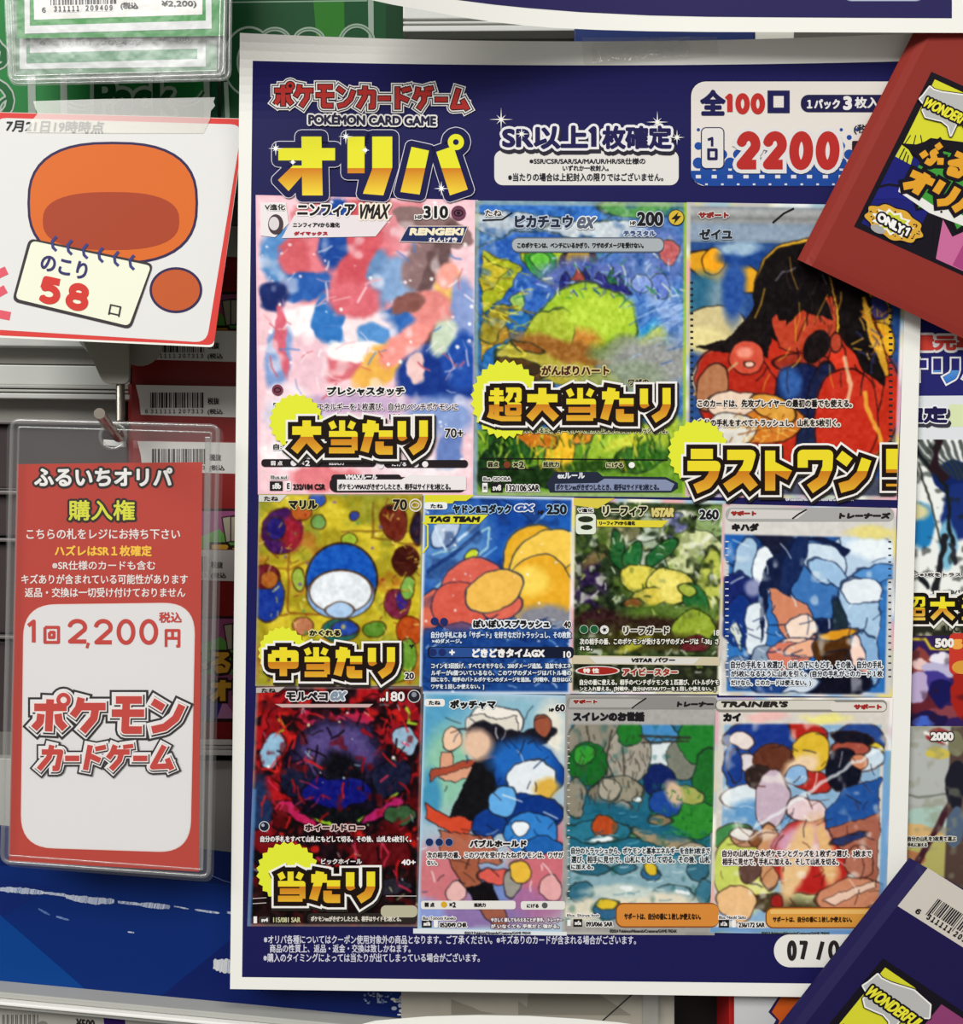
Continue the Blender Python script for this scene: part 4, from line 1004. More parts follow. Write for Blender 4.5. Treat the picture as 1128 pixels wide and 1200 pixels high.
def grow(poly, r):
    out = []
    for p in poly: out += [(p[0]+r*math.cos(a*math.pi/6), p[1]+r*math.sin(a*math.pi/6)) for a in range(12)]
    from mathutils.geometry import convex_hull_2d
    return [out[i] for i in convex_hull_2d([Vector(o) for o in out])]
for g in G: k.poly(grow(g, 8.4), 'dcdbe4', 19)
for g in G: k.poly(grow(g, 7.6), '17164a', 20)
for g in G: k.shade(g, Y1, 21, (160, 197, 229, Y1, Y2, Y3))
k.poly(ell(534, 166.5, 3.4), '17164a', 22)
for x, y, r in ((323, 174, 9), (405, 160, 9), (428, 176, 5), (343, 190, 4), (517, 221, 9)): k.spark(x, y, r, 23)
k.build('title_lettering', poster)

# guarantee panel
k = Ink(POST, strip=12)
k.poly(rrect(577.5, 175, 796, 217.5, 10), '23204c', 3); k.poly(rrect(579, 176, 795, 217, 10), 'e0ddd8', 4)
OS = [(4.2, '2a2733', 1, 3.4), (2.9, 'e6e4e6', 0, 0)]
k.text('SR以上', 588, 147, 689, 175, '1f1d50', 7, bold=1.5, outlines=OS); k.block('1', 688, 149, 701, 173, 6.5, '1f1d50', 7, outlines=OS); k.text('枚確定', 705, 147, 787, 175, '1f1d50', 7, bold=1.4, outlines=OS)
k.text('※SSR/CSR/SAR/SA/MA/UR/HR/SR仕様の', 620, 185, 756, 192.5, '23212c', 7, bold=.25); k.text('いずれか一枚封入。', 659, 193.5, 713, 200.5, '23212c', 7, bold=.25)
k.text('※当たりの場合は上記封入の限りではございません。', 595, 202.5, 777, 212.5, '23212c', 7, bold=.25)
for x, y, r in ((587, 140, 14), (770, 143, 13), (793, 161, 9), (611, 157, 9)): k.spark(x, y, r, 12, 'f2f0ea')
k.build('guarantee_panel', poster)

# price panel
k = Ink(POST, strip=12)
k.poly(rrect(808, 94.5, 1075, 219, 18), '15133c', 3); k.poly(rrect(809.5, 95.5, 1075, 218, 17), 'e1dad3', 4)
k.poly([(808.5, 200), (1075, 200), (1075, 218), (826, 218), (816, 214), (810, 208)], '1c4798', 5)
for r_, (y, rad) in enumerate(((152, 2.0), (161, 3), (171, 4.6), (181, 6), (191, 6.6), (199, 7.4))):
    for i in range(15):
        x = 818+i*18.6+(9.3 if r_ % 2 else 0)
        if x > 1066 or (r_ < 3 and 828 < x < 980): continue
        k.poly(ell(x, y, rad, n=14), '1f4a9a', 5.2+jit())
for i in range(14): k.poly(rect(815+i*18.6, 205, 821+i*18.6, 209), 'dcd9dc', 6); k.poly(rect(826+i*18.6, 215, 829+i*18.6, 217), 'dcd9dc', 6)
k.text('全', 820, 105, 850, 135.5, '1e1c50', 8, bold=1.6); k.block('100', 849, 111, 895, 132, 6.4, 'bb2e2a', 8, gap=.22, widths=[.7, 1, 1]); k.poly(rect(899, 106, 925, 132.5), '1e1c50', 8); k.poly(rect(906, 112.5, 918, 126), 'e1dad3', 9)
k.poly(rrect(938, 111, 1070, 131.5, 9), '1f1c48', 7)
k.text('1パック', 945, 116, 984, 128, 'e6e3e0', 9, bold=.6); k.text('3', 987.5, 112.5, 998, 129, 'e6e3e0', 9, bold=1.2); k.text('枚入り', 1001, 113.5, 1042, 127, 'e6e3e0', 9, bold=.5)
k.poly(rrect(821, 149, 848.5, 198, 6), '232050', 9); k.poly(rrect(822.2, 150.2, 847.3, 196.8, 5), 'dedad6', 10)
k.block('1', 826, 161, 840, 172, 3, '232050', 12); k.line([(830, 175.5), (839, 175.5), (839, 186), (830, 186), (830, 175.5)], 3.4, '232050', 12, cap=1.6)
k.block('2200', 865, 157, 981, 196, 11.5, 'b52d29', 14, outlines=[(4.6, 'dcd9d8', 0, 0)], gap=.34, shear=1)
k.text('(税込)', 1000, 145.5, 1034, 157.5, '2a2838', 9, bold=.3); k.text('円', 998, 165, 1030, 198, '2a1c24', 9, bold=1.6)
k.build('price_panel', poster)

# date pill
k = Ink(POST)
k.poly(rrect(906.5, 1095, 1040, 1133.5, 19, 10), 'e9e6e0', 9)
k.block('07', 923, 1103, 945, 1125, 4.8, '2b2626', 11, gap=.4); k.block('/07', 956, 1103, 1000, 1125, 4.8, '2b2626', 11, gap=.4, widths=[.8, 1, 1])
k.build('date_pill', poster)

# crinkled clear tape on the poster's top edge
ST = Surf(fn=lambda x, y: POST.fn(x, y)-.7)
sheet('tape_strip', [(682, 44), (840, 43), (842, 66), (684, 77)], ST, poster, mat=M_TAPE_THIN, thick=.08, nx=20, ny=4)
k = None
rn = np.random.default_rng(3)
gx, gy = np.meshgrid(np.linspace(694, 808, 40), np.linspace(51, 74, 12)); P = np.stack([gx.ravel(), gy.ravel()+.0*gx.ravel()], 1); P[:, 1] -= (P[:, 0]-694)*.075
z = rn.uniform(0, .0011, len(P)); A = POST(P[:, 0], P[:, 1], .0011+z)
new_obj('tape_wrinkles', A, [(j*40+i, j*40+i+1, j*40+40+i+1, j*40+40+i) for j in range(11) for i in range(39)], M_CRINKLE, poster)

# ---- the printed cards: each a picture of loose colour patches with its own small print
def card(box, quad, L, base, patches, after=None, seed=0, warp=6, wscale=22, foilw=0, foilc='c9c6c2', label=None, text=None, ink=None):
    r = Ras(*box, base, seed=seed, warp=warp, wscale=wscale)
    r.ink = ink
    for pt in patches:
        if pt[0] == 'p': r.p(*pt[1:])
        elif pt[0] == 'l': r.l(*pt[1:])
        elif pt[0] == 'd': r.dots(*pt[1:])
        elif pt[0] == 'm': r.mott(*pt[1:])
        elif pt[0] == 'b': r.box(*pt[1:])
        elif pt[0] == 'f': r.foil(*pt[1:])
        elif pt[0] == 'r': r.frame(*pt[1:])
        elif pt[0] == 'g': r.grain(*pt[1:])
        elif pt[0] == 's': r.strokes(*pt[1:])
        elif pt[0] == 'v': pass
        else: r.e(*pt)
    k = Ink(POST); k.image(r, quad, 2.2+.3*L)
    o = k.build('printed_card', poster)
    if label: o['label'] = label
    if text:
        k = Ink(POST, strip=0); text(k); k.build('card_lettering', o)
    return o
W, K = 'f2efec', '1d191b'
def tx(k, s, x0, y0, x1, y1, c=K, L=12, b=.3, o=None, **kw): k.text(s, x0, y0, x1, y1, c, L, bold=b, outlines=[(o[0], o[1], 0, 0)] if o else (), **kw)
HW, HB = (.9, 'f4f1ee'), (.9, '1a1618')

# row one, left: pink and blue
def tA(k):
    k.poly([(305, 237), (335, 237), (338, 262), (322, 278), (305, 276)], 'ece6e6', 9); k.poly(ell(323, 263, 9, 12), '4a3a40', 10); k.poly(ell(321, 262, 6, 8), 'ddd6d8', 10.5)
    k.poly([(345, 252), (460, 252), (440, 277), (330, 279)], 'e9dfe2', 9)
    tx(k, 'V進化', 310, 239, 334, 246.5, o=HW); tx(k, 'ニンフィア', 348, 239, 416, 254, b=.8, o=(1.6, 'f4f1ee')); tx(k, 'VMAX', 420, 239, 456, 257, b=.6, o=(2, 'f4e9d8'), shear=.2)
    tx(k, 'ニンフィアVから進化', 343, 260.5, 398, 266.5); tx(k, 'ダイマックス', 344, 271, 384, 276, 'b01f2c', b=.5)
    tx(k, 'HP', 486, 252, 495, 257, o=HW); tx(k, '310', 496, 241, 525, 256, b=.9, o=(1.6, 'f4f1ee')); k.poly(ell(537, 249.5, 8.6), '6d3a52', 12); k.line(ell(537, 249.5, 5, 3.4, n=16)+[(542, 249.5)], 1.3, '1e0f18', 13); k.poly(ell(537, 249.5, 2), '1e0f18', 13.2)
    k.poly([(478, 265), (548, 265), (540, 285), (468, 283)], '223060', 10); k.line([(478, 265), (548, 265), (540, 285), (468, 283), (478, 265)], 1, 'd8c7c0', 10.6)
    tx(k, 'RENGEKI', 480, 267, 543, 276, 'f4e9c8', b=.9, shear=.2); tx(k, 'れんげき', 502, 278, 536, 284, 'f0ece8', b=.3)
    k.poly(ell(325, 457, 6.5), '7a3a4a', 12); k.line(ell(325, 457, 3.8, 2.6, n=14)+[(328.8, 457)], 1.1, '1e0f18', 13)
    tx(k, 'プレシャスタッチ', 383, 453, 474, 463.5, b=.7, o=(1.4, 'f4f1ee')); tx(k, '自分のエネルギーを1枚選び、自分のベンチポケモンに', 350, 472, 536, 481, b=.2, o=(.9, 'f0e6ea')); tx(k, '120', 456, 485, 470, 492, b=.2, o=(.9, 'f0e6ea'))
    tx(k, '70+', 521, 502, 543, 513, b=.4, o=HW); tx(k, '自:', 320, 520, 330, 527, o=HW); tx(k, 'ワ', 320, 472, 328, 478, o=HW)
    k.poly(rrect(306, 538, 440, 547, 4), '241c20', 10); k.poly(rrect(450, 539, 548, 548, 4), '241c20', 10); k.poly(ell(446, 543.5, 4, 6), 'ece8ea', 10.5)
    tx(k, '弱 点', 317, 540, 331, 545.5, 'efe9ea', b=.2); k.poly(ell(344, 542.6, 3.6), 'efe9ea', 12); tx(k, '×2', 351, 539.5, 363, 546, 'efe9ea', b=.3); tx(k, '抵抗力', 385, 540.5, 403, 545, 'efe9ea', b=.2); tx(k, 'にげる', 459, 541.5, 476, 546.5, 'efe9ea', b=.2); k.poly(ell(487, 544, 3.6), 'efe9ea', 12); k.poly(ell(498, 544, 3.6), 'efe9ea', 12)
    k.poly(rrect(388, 556, 470, 566, 4), '241c20', 9); k.poly(rrect(386, 559, 546, 577, 8), '241c20', 8.5); k.poly([(395, 562), (470, 562), (480, 556), (546, 558), (546, 574), (395, 575)], 'ece6e6', 10)
    tx(k, 'VMAXルール', 404, 555.5, 442, 562, 'f0ecec', b=.4); tx(k, 'ポケモンVMAXがきぜつしたとき、相手はサイドを3枚とる。', 396, 566.5, 528, 574, b=.3)
    k.poly(rect(316, 564, 331, 575), K, 10); tx(k, 's8b', 319, 566, 329, 573, W, 12); k.poly(rrect(334, 564, 341, 575, 2), W, 10); tx(k, 'E', 336, 566, 339.5, 573); tx(k, '232/184 CSR', 343, 567, 381, 574, b=.4); tx(k, 'Illus.sui', 317, 557, 336, 561.5, b=.2, o=HW)
card((301, 229, 560, 582), [(299.5, 228.5), (560, 234.5), (555, 581), (302, 579.5)], 5, 'eec9d0', [
    (430, 258, 90, 34, 'd98c94'), (505, 262, 50, 18, '8c7270', 20), (408, 318, 66, 62, 'dd8089', 0, .4), (420, 300, 26, 70, 'cf5f68', 6, .6), (392, 270, 18, 46, '24509c', 8, .5), (330, 300, 26, 34, '5f8fc4', 0, .5), (345, 300, 18, 26, 'd0676f', 10, .6), (352, 335, 36, 17, '3465ae', -14, .4), (322, 348, 16, 20, '23356e', 0, .5),
    (445, 330, 16, 42, '6d8fb8', 10, .5), (470, 325, 26, 30, '8ba9cf', 0, .6), (498, 305, 24, 40, '94797a', 20, .6), (512, 300, 10, 52, '6d5656', 24, .6), (525, 345, 18, 36, 'e8c06a', 10, .5), (524, 320, 14, 18, 'f0a79a', 0, .6), (470, 372, 40, 16, '3d6fb5', -20, .5), (545, 370, 18, 50, '8fa0cf', 0, .6),
    (400, 395, 62, 50, 'f4dfe2', 0, .5), (345, 390, 28, 26, 'f3e6ea', 30, .4), (350, 375, 36, 14, 'f6edee', -30, .5), (385, 375, 20, 34, '3e7cc0', -12, .3), (440, 398, 20, 20, '5d93cc', 20, .5), (415, 350, 34, 24, 'd8727c', 0, .6), (400, 430, 34, 16, 'd4737c', 0, .6), (420, 412, 40, 12, 'f8f1f0', 0, .6), (350, 440, 34, 50, 'e9c3cd', 20, .4), (325, 420, 16, 40, '87a0ce', 10, .5), (330, 400, 7, 44, 'd46c7c', -4, .4),
    (450, 425, 44, 20, 'e9b45a', -40, .5), (478, 400, 40, 18, 'ef9a92', -36, .5), (505, 360, 26, 22, 'e08d88', 0, .5), (480, 356, 20, 12, '8a5c56', -20, .5), (510, 408, 12, 32, '5c4346', 12, .5), (520, 440, 52, 40, '22418c', -10, .4), (545, 420, 26, 34, '2c55a8', 0, .5), (520, 392, 14, 26, 'c9d7c0', 20, .6), (490, 430, 10, 16, 'edc9c6', 0, .5),
    (338, 470, 30, 20, 'f0dbe2', 0, .6), (350, 492, 40, 20, 'c6d3ea', 0, .8), (430, 476, 80, 14, 'c5aac9', 0, .9), (520, 490, 40, 26, '8aa0cf', 0, .7), (400, 520, 110, 30, 'edd3da', 0, .8), (380, 560, 40, 16, 'df8389', 0, .6), (340, 535, 40, 16, 'f3e8ea', 0, .7), (500, 550, 50, 14, 'f0e2e6', 0, .7), (530, 530, 16, 26, '6f86bd', 20, .6),
    ('m', 'f8eef0', 20, .64, .74, .5), ('s', 60, 6, 26, .8, 2.2, ('f6e6ea', 'c9606c', '5f86c4', 'e9a8b0', 'f4f0f2'), (306, 285, 550, 460)), ('d', 70, .8, 2.4, (W, 'f9dfe4', 'ffffff')), ('g', .12, 7), ('r', 3, 'e6b9c4', .7)],
    seed=11, warp=7, text=tA, label='printed picture in soft pink and blue patches')

# row one, middle: yellow green on blue crystals
def tB(k):
    tx(k, 'たね', 568, 246, 588, 253.5, b=.3, o=HW); k.line([(565, 258), (588, 257), (600, 249)], 1.6, K, 10)
    tx(k, 'ピカチュウ', 603, 252, 671, 267, '23283c', b=.8, o=(1.3, 'b9c6d6')); tx(k, 'ex', 676, 254, 697, 268, '5a6272', b=.8, o=(1.4, 'e4e7ea'), shear=.3)
    tx(k, '200', 746, 248, 777, 265, b=.9, o=(1.0, 'c8d0d8')); tx(k, 'HP', 738, 259, 745, 264, o=HW); k.poly(ell(792, 255, 9.5), '2b2a1c', 12); k.poly(ell(792, 255, 8.6), 'd5b53a', 12.5); k.poly([(795, 248), (786, 257), (791, 257), (789, 263), (798, 253), (793, 253)], K, 13)
    tx(k, 'テラスタル', 730, 270, 768, 277, '394b78', b=.5, o=(1, 'ccd4e2')); k.poly(rrect(599, 278, 778, 296, 8), '5f6876', 9); k.poly(rrect(600, 279.5, 777, 294.5, 7), 'a9b0b4', 10)
    tx(k, 'このポケモンは、ベンチにいるかぎり、ワザのダメージを受けない。', 606, 284, 754, 291, b=.35)
    tx(k, 'がんばりハート', 634, 428, 714, 440, '4a1c14', b=.6, o=(1.5, 'cfc27e')); k.poly(rrect(613, 428, 632, 438, 4), '3a2a18', 10); tx(k, 'ワザの', 736, 444, 760, 452, b=.3, o=(1.0, 'b5b08a'))
    tx(k, 'このポケモンについているエネルギーをすべて自分の山札にもどし、トラッシュする。', 572, 501, 782, 508, b=.25, o=(.9, 'cfd0a0'))
    k.line([(562, 537), (782, 539)], 1.2, K, 10); k.line([(562, 549), (625, 550)], 1, K, 10)
    tx(k, '弱点', 571, 541, 584, 547.5, o=(1, 'c0c090')); k.poly(ell(594, 544.5, 4), '7d3a24', 12); tx(k, '×2', 601, 540.5, 614, 548.5, b=.4, o=(1, 'c0c090')); tx(k, '抵抗力', 636, 541, 655, 547.5, o=(1, 'c0c090')); tx(k, 'にげる', 710, 542, 730, 548, o=(1, 'c0c090')); k.poly(ell(740, 545, 3.6), W, 12)
    k.poly([(640, 566), (650, 553), (700, 553), (706, 558), (780, 559), (794, 566), (794, 572), (786, 577), (644, 577)], '232a3c', 9); k.poly([(650, 567), (700, 566), (708, 561), (780, 562), (790, 567), (786, 575), (650, 575)], '8690ae', 10)
    tx(k, 'exルール', 653, 553.5, 685, 561, 'e6e9ee', b=.4); tx(k, 'ポケモンexがきぜつしたとき、相手はサイドを2枚とる。', 651, 567, 772, 574.5, '20263a', b=.3)
    k.poly(rect(565, 566, 571, 577), W, 10); tx(k, 'H', 566.5, 569, 569.5, 574); k.poly(rect(575, 566, 589, 577), K, 10); tx(k, 'sv8', 577, 568, 587, 575, W); tx(k, '132/106 SAR', 593, 568, 632, 576, b=.45, o=HW); tx(k, 'Illus. GIDORA', 566, 559, 598, 563.5, b=.2, o=HW)
card((555, 236, 810, 582), [(556.5, 235), (809, 237.5), (807.5, 583), (554, 580.5)], 6, '4f7cb4', [
    (640, 245, 90, 22, '3f77c2'), (760, 244, 60, 14, '5f9a5a'), (600, 262, 60, 14, 'b8c2cc'), (700, 270, 70, 10, 'c3ccd2'), (620, 330, 80, 60, '3766b4', 0, .5), (745, 360, 70, 70, '5a86c4', 0, .6), (590, 400, 46, 40, '2e6fb0', 0, .5), (770, 300, 40, 34, '6077b4', 0, .7), (770, 390, 50, 16, '3a9ad0', -30, .8), (760, 400, 40, 10, 'b8c86a', -30, .9), (780, 360, 16, 60, '8aa6d4', -30, .8),
    ('p', [(563, 292), (612, 312), (590, 350), (563, 368)], 'a9b12e'), ('p', [(563, 300), (600, 318), (563, 345)], 'c7b43c', .8), ('p', [(563, 365), (596, 385), (600, 396), (580, 404), (566, 418), (563, 430)], 'b08c34'), (580, 380, 14, 26, '9a8c30', 30, .6),
    ('m', '2e5a94', 14, .6, .72, .6), ('m', 'cfdce0', 11, .66, .8, .4),
    (645, 310, 36, 22, 'a4bc2e', 30, .3), (634, 308, 18, 20, '3f9a3a'), (634, 306, 10, 12, '6fc04c'), (678, 308, 22, 18, '4d2a2c'), (678, 305, 15, 14, 'd3a22e'), (690, 325, 60, 22, '5f6fae', 0, .9), ('p', [(655, 338), (662, 318), (672, 338), (684, 316), (692, 334), (704, 318), (716, 332), (728, 314), (738, 346)], '33357c'), ('p', [(668, 330), (676, 314), (684, 332)], 'a04a3c', .9), ('p', [(712, 330), (718, 312), (726, 332)], '2f6f4c', .9), (785, 296, 14, 14, 'c06a6c', 0, .5), (772, 334, 12, 14, '6f86cc', 0, .5), (752, 332, 12, 12, '8aa0d8', 0, .5), (607, 355, 9, 12, '9ec06a', 0, .5),
    (690, 378, 56, 44, '9fc038', 8, .35), (676, 394, 26, 18, 'c0843a', 10, .8), (640, 400, 26, 46, 'a9b840', 30, .5), (700, 368, 40, 24, 'b7d24a', 0, .7), (640, 425, 60, 24, 'b2a848', 10, .5), (668, 412, 70, 12, '9c6a34', 14, .7), (610, 432, 30, 10, '5c4426', 20, .6), (720, 408, 30, 12, '7c8c5c', -20, .8), (620, 408, 20, 5, '8c5a2a', 20, .6),
    (765, 425, 55, 30, '9a9c9a', 0, .7), (740, 440, 40, 20, '8f9a86', 0, .7), (700, 455, 30, 18, '98a060', 0, .7), ('b', 560, 505, 808, 582, '6f9a36'), (600, 520, 30, 26, '2d5a26', 30, .6), (580, 545, 16, 30, '1f3f1e', 20, .6), (655, 525, 18, 36, 'e7b834', 0, .5), (628, 512, 24, 10, 'c77a2a', 20, .6), (690, 510, 22, 8, 'd28a2e', -20, .6), (720, 520, 40, 20, '98b83e', -30, .6), (760, 530, 40, 18, '3f6f2c', -20, .6), (745, 512, 40, 8, 'c5cf4a', -20, .7), (700, 545, 50, 8, '35541f', 0, .7), (615, 560, 50, 14, '26401e', 0, .6), (785, 505, 20, 18, 'a4ba44', 0, .7),
    ('s', 120, 6, 22, .9, 2, ('2a4a1e', 'c8d648', '1f3a18', '8ab03c', 'e6c03a'), (562, 508, 800, 552), (230, 310)), ('s', 90, 4, 14, .9, 2, ('2a4a9c', 'a9c4ea', '5a5aa8', 'e0e6d0', '3a8a4a'), (600, 298, 800, 350)), ('s', 40, 8, 22, .9, 2, ('d8c23a', '8a6a20', 'e6dc50'), (563, 296, 612, 420), (-30, 40)), ('s', 30, 10, 30, .9, 1.6, ('a9c4ea', '3a62b0'), (730, 350, 800, 430), (-45, -15)), ('g', .24, 4), ('r', 5, 'b7bfa0', .55), ('b', 802, 236, 810, 582, 'a8c832', .8)],
    seed=12, warp=7, text=tB, ink='2c3a2c', label='printed picture in yellow green and blue patches')

# row one, right: dark and red
def tC(k):
    tx(k, 'サポート', 818, 248, 854, 256, '8c2a24', b=.8, o=(1.0, 'cfcfcc')); tx(k, 'ゼイユ', 819, 268, 858, 281, '23262c', b=.8, o=(.9, 'b8c4d0')); k.line([(905, 261), (918, 250), (930, 244)], 2, K, 10)
    tx(k, 'このカードは、先攻プレイヤーの最初の番でも使える。', 817, 468, 998, 477.5, b=.4, o=(1.3, 'e6dcd0')); tx(k, '自分の手札をすべてトラッシュし、山札を5枚引く。', 818, 491, 984, 500, b=.4, o=(1.3, 'e6dcd0'))
    tx(k, '©Pokémon/Nintendo/Creatures/GAME FREAK', 920, 583, 1000, 587, 'd8d8de', b=.2)
    for i in range(34):
        y = 330+i*7.2
        k.poly(rect(808.5, y, 812, y+2.2), '2a2a30', 9); k.poly(rect(1041, y, 1045.5, y+2.2), '2a2a30', 9)
card((803, 237, 1066, 586), [(804.5, 237), (1064, 241), (1050.5, 586), (802.5, 582)], 7, '6f7c8c', [
    ('b', 803, 242, 1066, 262, 'a6a8a8', 1, 8), ('b', 803, 262, 1066, 282, '8fa0b2', 1, 6), ('b', 803, 252, 1066, 258, '7c7e7e', .8, 6), ('b', 808, 284, 1066, 586, '33558c'), (850, 318, 50, 20, 'd9a02e', 20, .6), (835, 306, 14, 16, 'f0a828', 0, .6), (870, 300, 30, 12, '24498a', 0, .7), (865, 290, 26, 8, '9fb8cc', 0, .8), (822, 350, 26, 30, '3a6f8a', 0, .7), (850, 360, 20, 40, '7c96a4', 0, .8), (838, 385, 40, 26, 'cdbf90', 0, .6), (860, 340, 14, 40, '33589c', 0, .8), (825, 400, 24, 16, 'e0d49a', 0, .8),
    (1020, 370, 30, 40, 'd2a83a', 0, .5), (1030, 360, 16, 14, '3a3f74', 0, .6), (1036, 400, 20, 24, 'e2b030', 0, .6), (1030, 520, 30, 26, '9aa860', 0, .7), (840, 450, 30, 34, 'b9bcae', 0, .5),
    (960, 470, 110, 90, 'bf3a26', 0, .2), (870, 470, 50, 70, 'b23424', -30, .5), (1000, 420, 44, 90, 'c7402a', -10, .3), ('p', [(815, 408), (850, 400), (880, 370), (890, 340), (905, 400), (895, 420), (850, 412)], '221a1a'),
    (940, 340, 56, 62, 'e2b23e', 10, .06), (938, 345, 54, 62, '1d1718', 8, .06), (1000, 350, 24, 70, '231a18', -16, .2), ('p', [(985, 330), (1012, 345), (1030, 400), (1048, 430), (1046, 452), (1015, 430), (1000, 400)], '1c1516'), ('p', [(1012, 345), (1018, 345), (1040, 400), (1052, 440), (1046, 440), (1026, 400)], 'dca83a', .9),
    ('p', [(904, 375), (935, 350), (985, 345), (990, 380), (968, 402), (935, 412), (914, 406)], 'b94a32'), ('p', [(968, 300), (980, 330), (990, 380), (984, 402), (976, 420), (986, 380), (980, 340)], 'e3b23c'), ('p', [(905, 300), (912, 296), (908, 340), (930, 372), (916, 376), (900, 340)], '1a1416'), ('p', [(900, 330), (910, 330), (902, 420), (892, 410)], '1d1618'), ('p', [(925, 300), (960, 320), (980, 372), (945, 362), (925, 380), (920, 340)], '1b1517'),
    (945, 425, 36, 12, '9c3a2a', 0, .5), (962, 405, 14, 20, '241a1c', 30, .4), (985, 440, 12, 40, 'd8452e', 4, .4), (945, 460, 34, 36, '1f2a52', -10, .3), (930, 450, 14, 20, '3b62a0', 0, .7), (968, 470, 16, 46, '222a4c', 8, .4), (985, 400, 7, 12, 'b04a34', 0, .4), ('l', [(910, 330), (920, 318), (935, 312)], 2, '6c6a72'), ('l', [(965, 318), (972, 330)], 2, '5c5a62'),
    (877, 420, 21, 21, 'cf5a46', 0, .15), (874, 414, 9, 7, 'ee9a86', 0, .8), (880, 428, 6, 4, 'f0c4b0', 0, .6), ('l', [(812, 466), (866, 428)], 3, 'c9a070'), (835, 455, 18, 30, 'b07a58', 20, .5), (870, 480, 40, 20, 'e4cdb8', 10, .4), (905, 500, 44, 22, 'cf7e34', -10, .3), (910, 480, 30, 14, 'd8a04a', 20, .6), (860, 505, 30, 20, 'd9d6cc', 0, .6), (960, 520, 20, 26, '26304e', 0, .5), (1000, 490, 40, 60, 'c23a28', 0, .6),
    ('l', [(870, 500), (930, 512)], 1.5, 'e9b85a'), ('l', [(868, 510), (920, 500)], 1.5, '8a4a1e'), ('l', [(880, 495), (940, 505)], 1.5, 'f0c870'), ('l', [(995, 420), (1003, 450), (1000, 470)], 5, 'e8c8a0', .8), ('l', [(1020, 460), (1036, 500), (1046, 520)], 5, 'e8b84a', .8), ('b', 803, 560, 1066, 586, '57545e', .8, 6),
    ('s', 50, 12, 40, .8, 1.8, ('1a1214', '3a2a2a', 'e2b23e', '140e10'), (895, 300, 1030, 440), (60, 120)), ('s', 40, 4, 14, .9, 1.6, ('f0c870', '8a4a1e', 'e0a040'), (860, 485, 930, 520)), ('s', 30, 6, 18, 1, 2, ('f0c050', 'd98a28', '3a3f74'), (1015, 350, 1045, 420)), ('g', .12, 5), ('f', 4.5, 'bdbab4')], seed=13, warp=3.5, text=tC, ink='1a1214', label='printed picture in dark, red and amber patches')

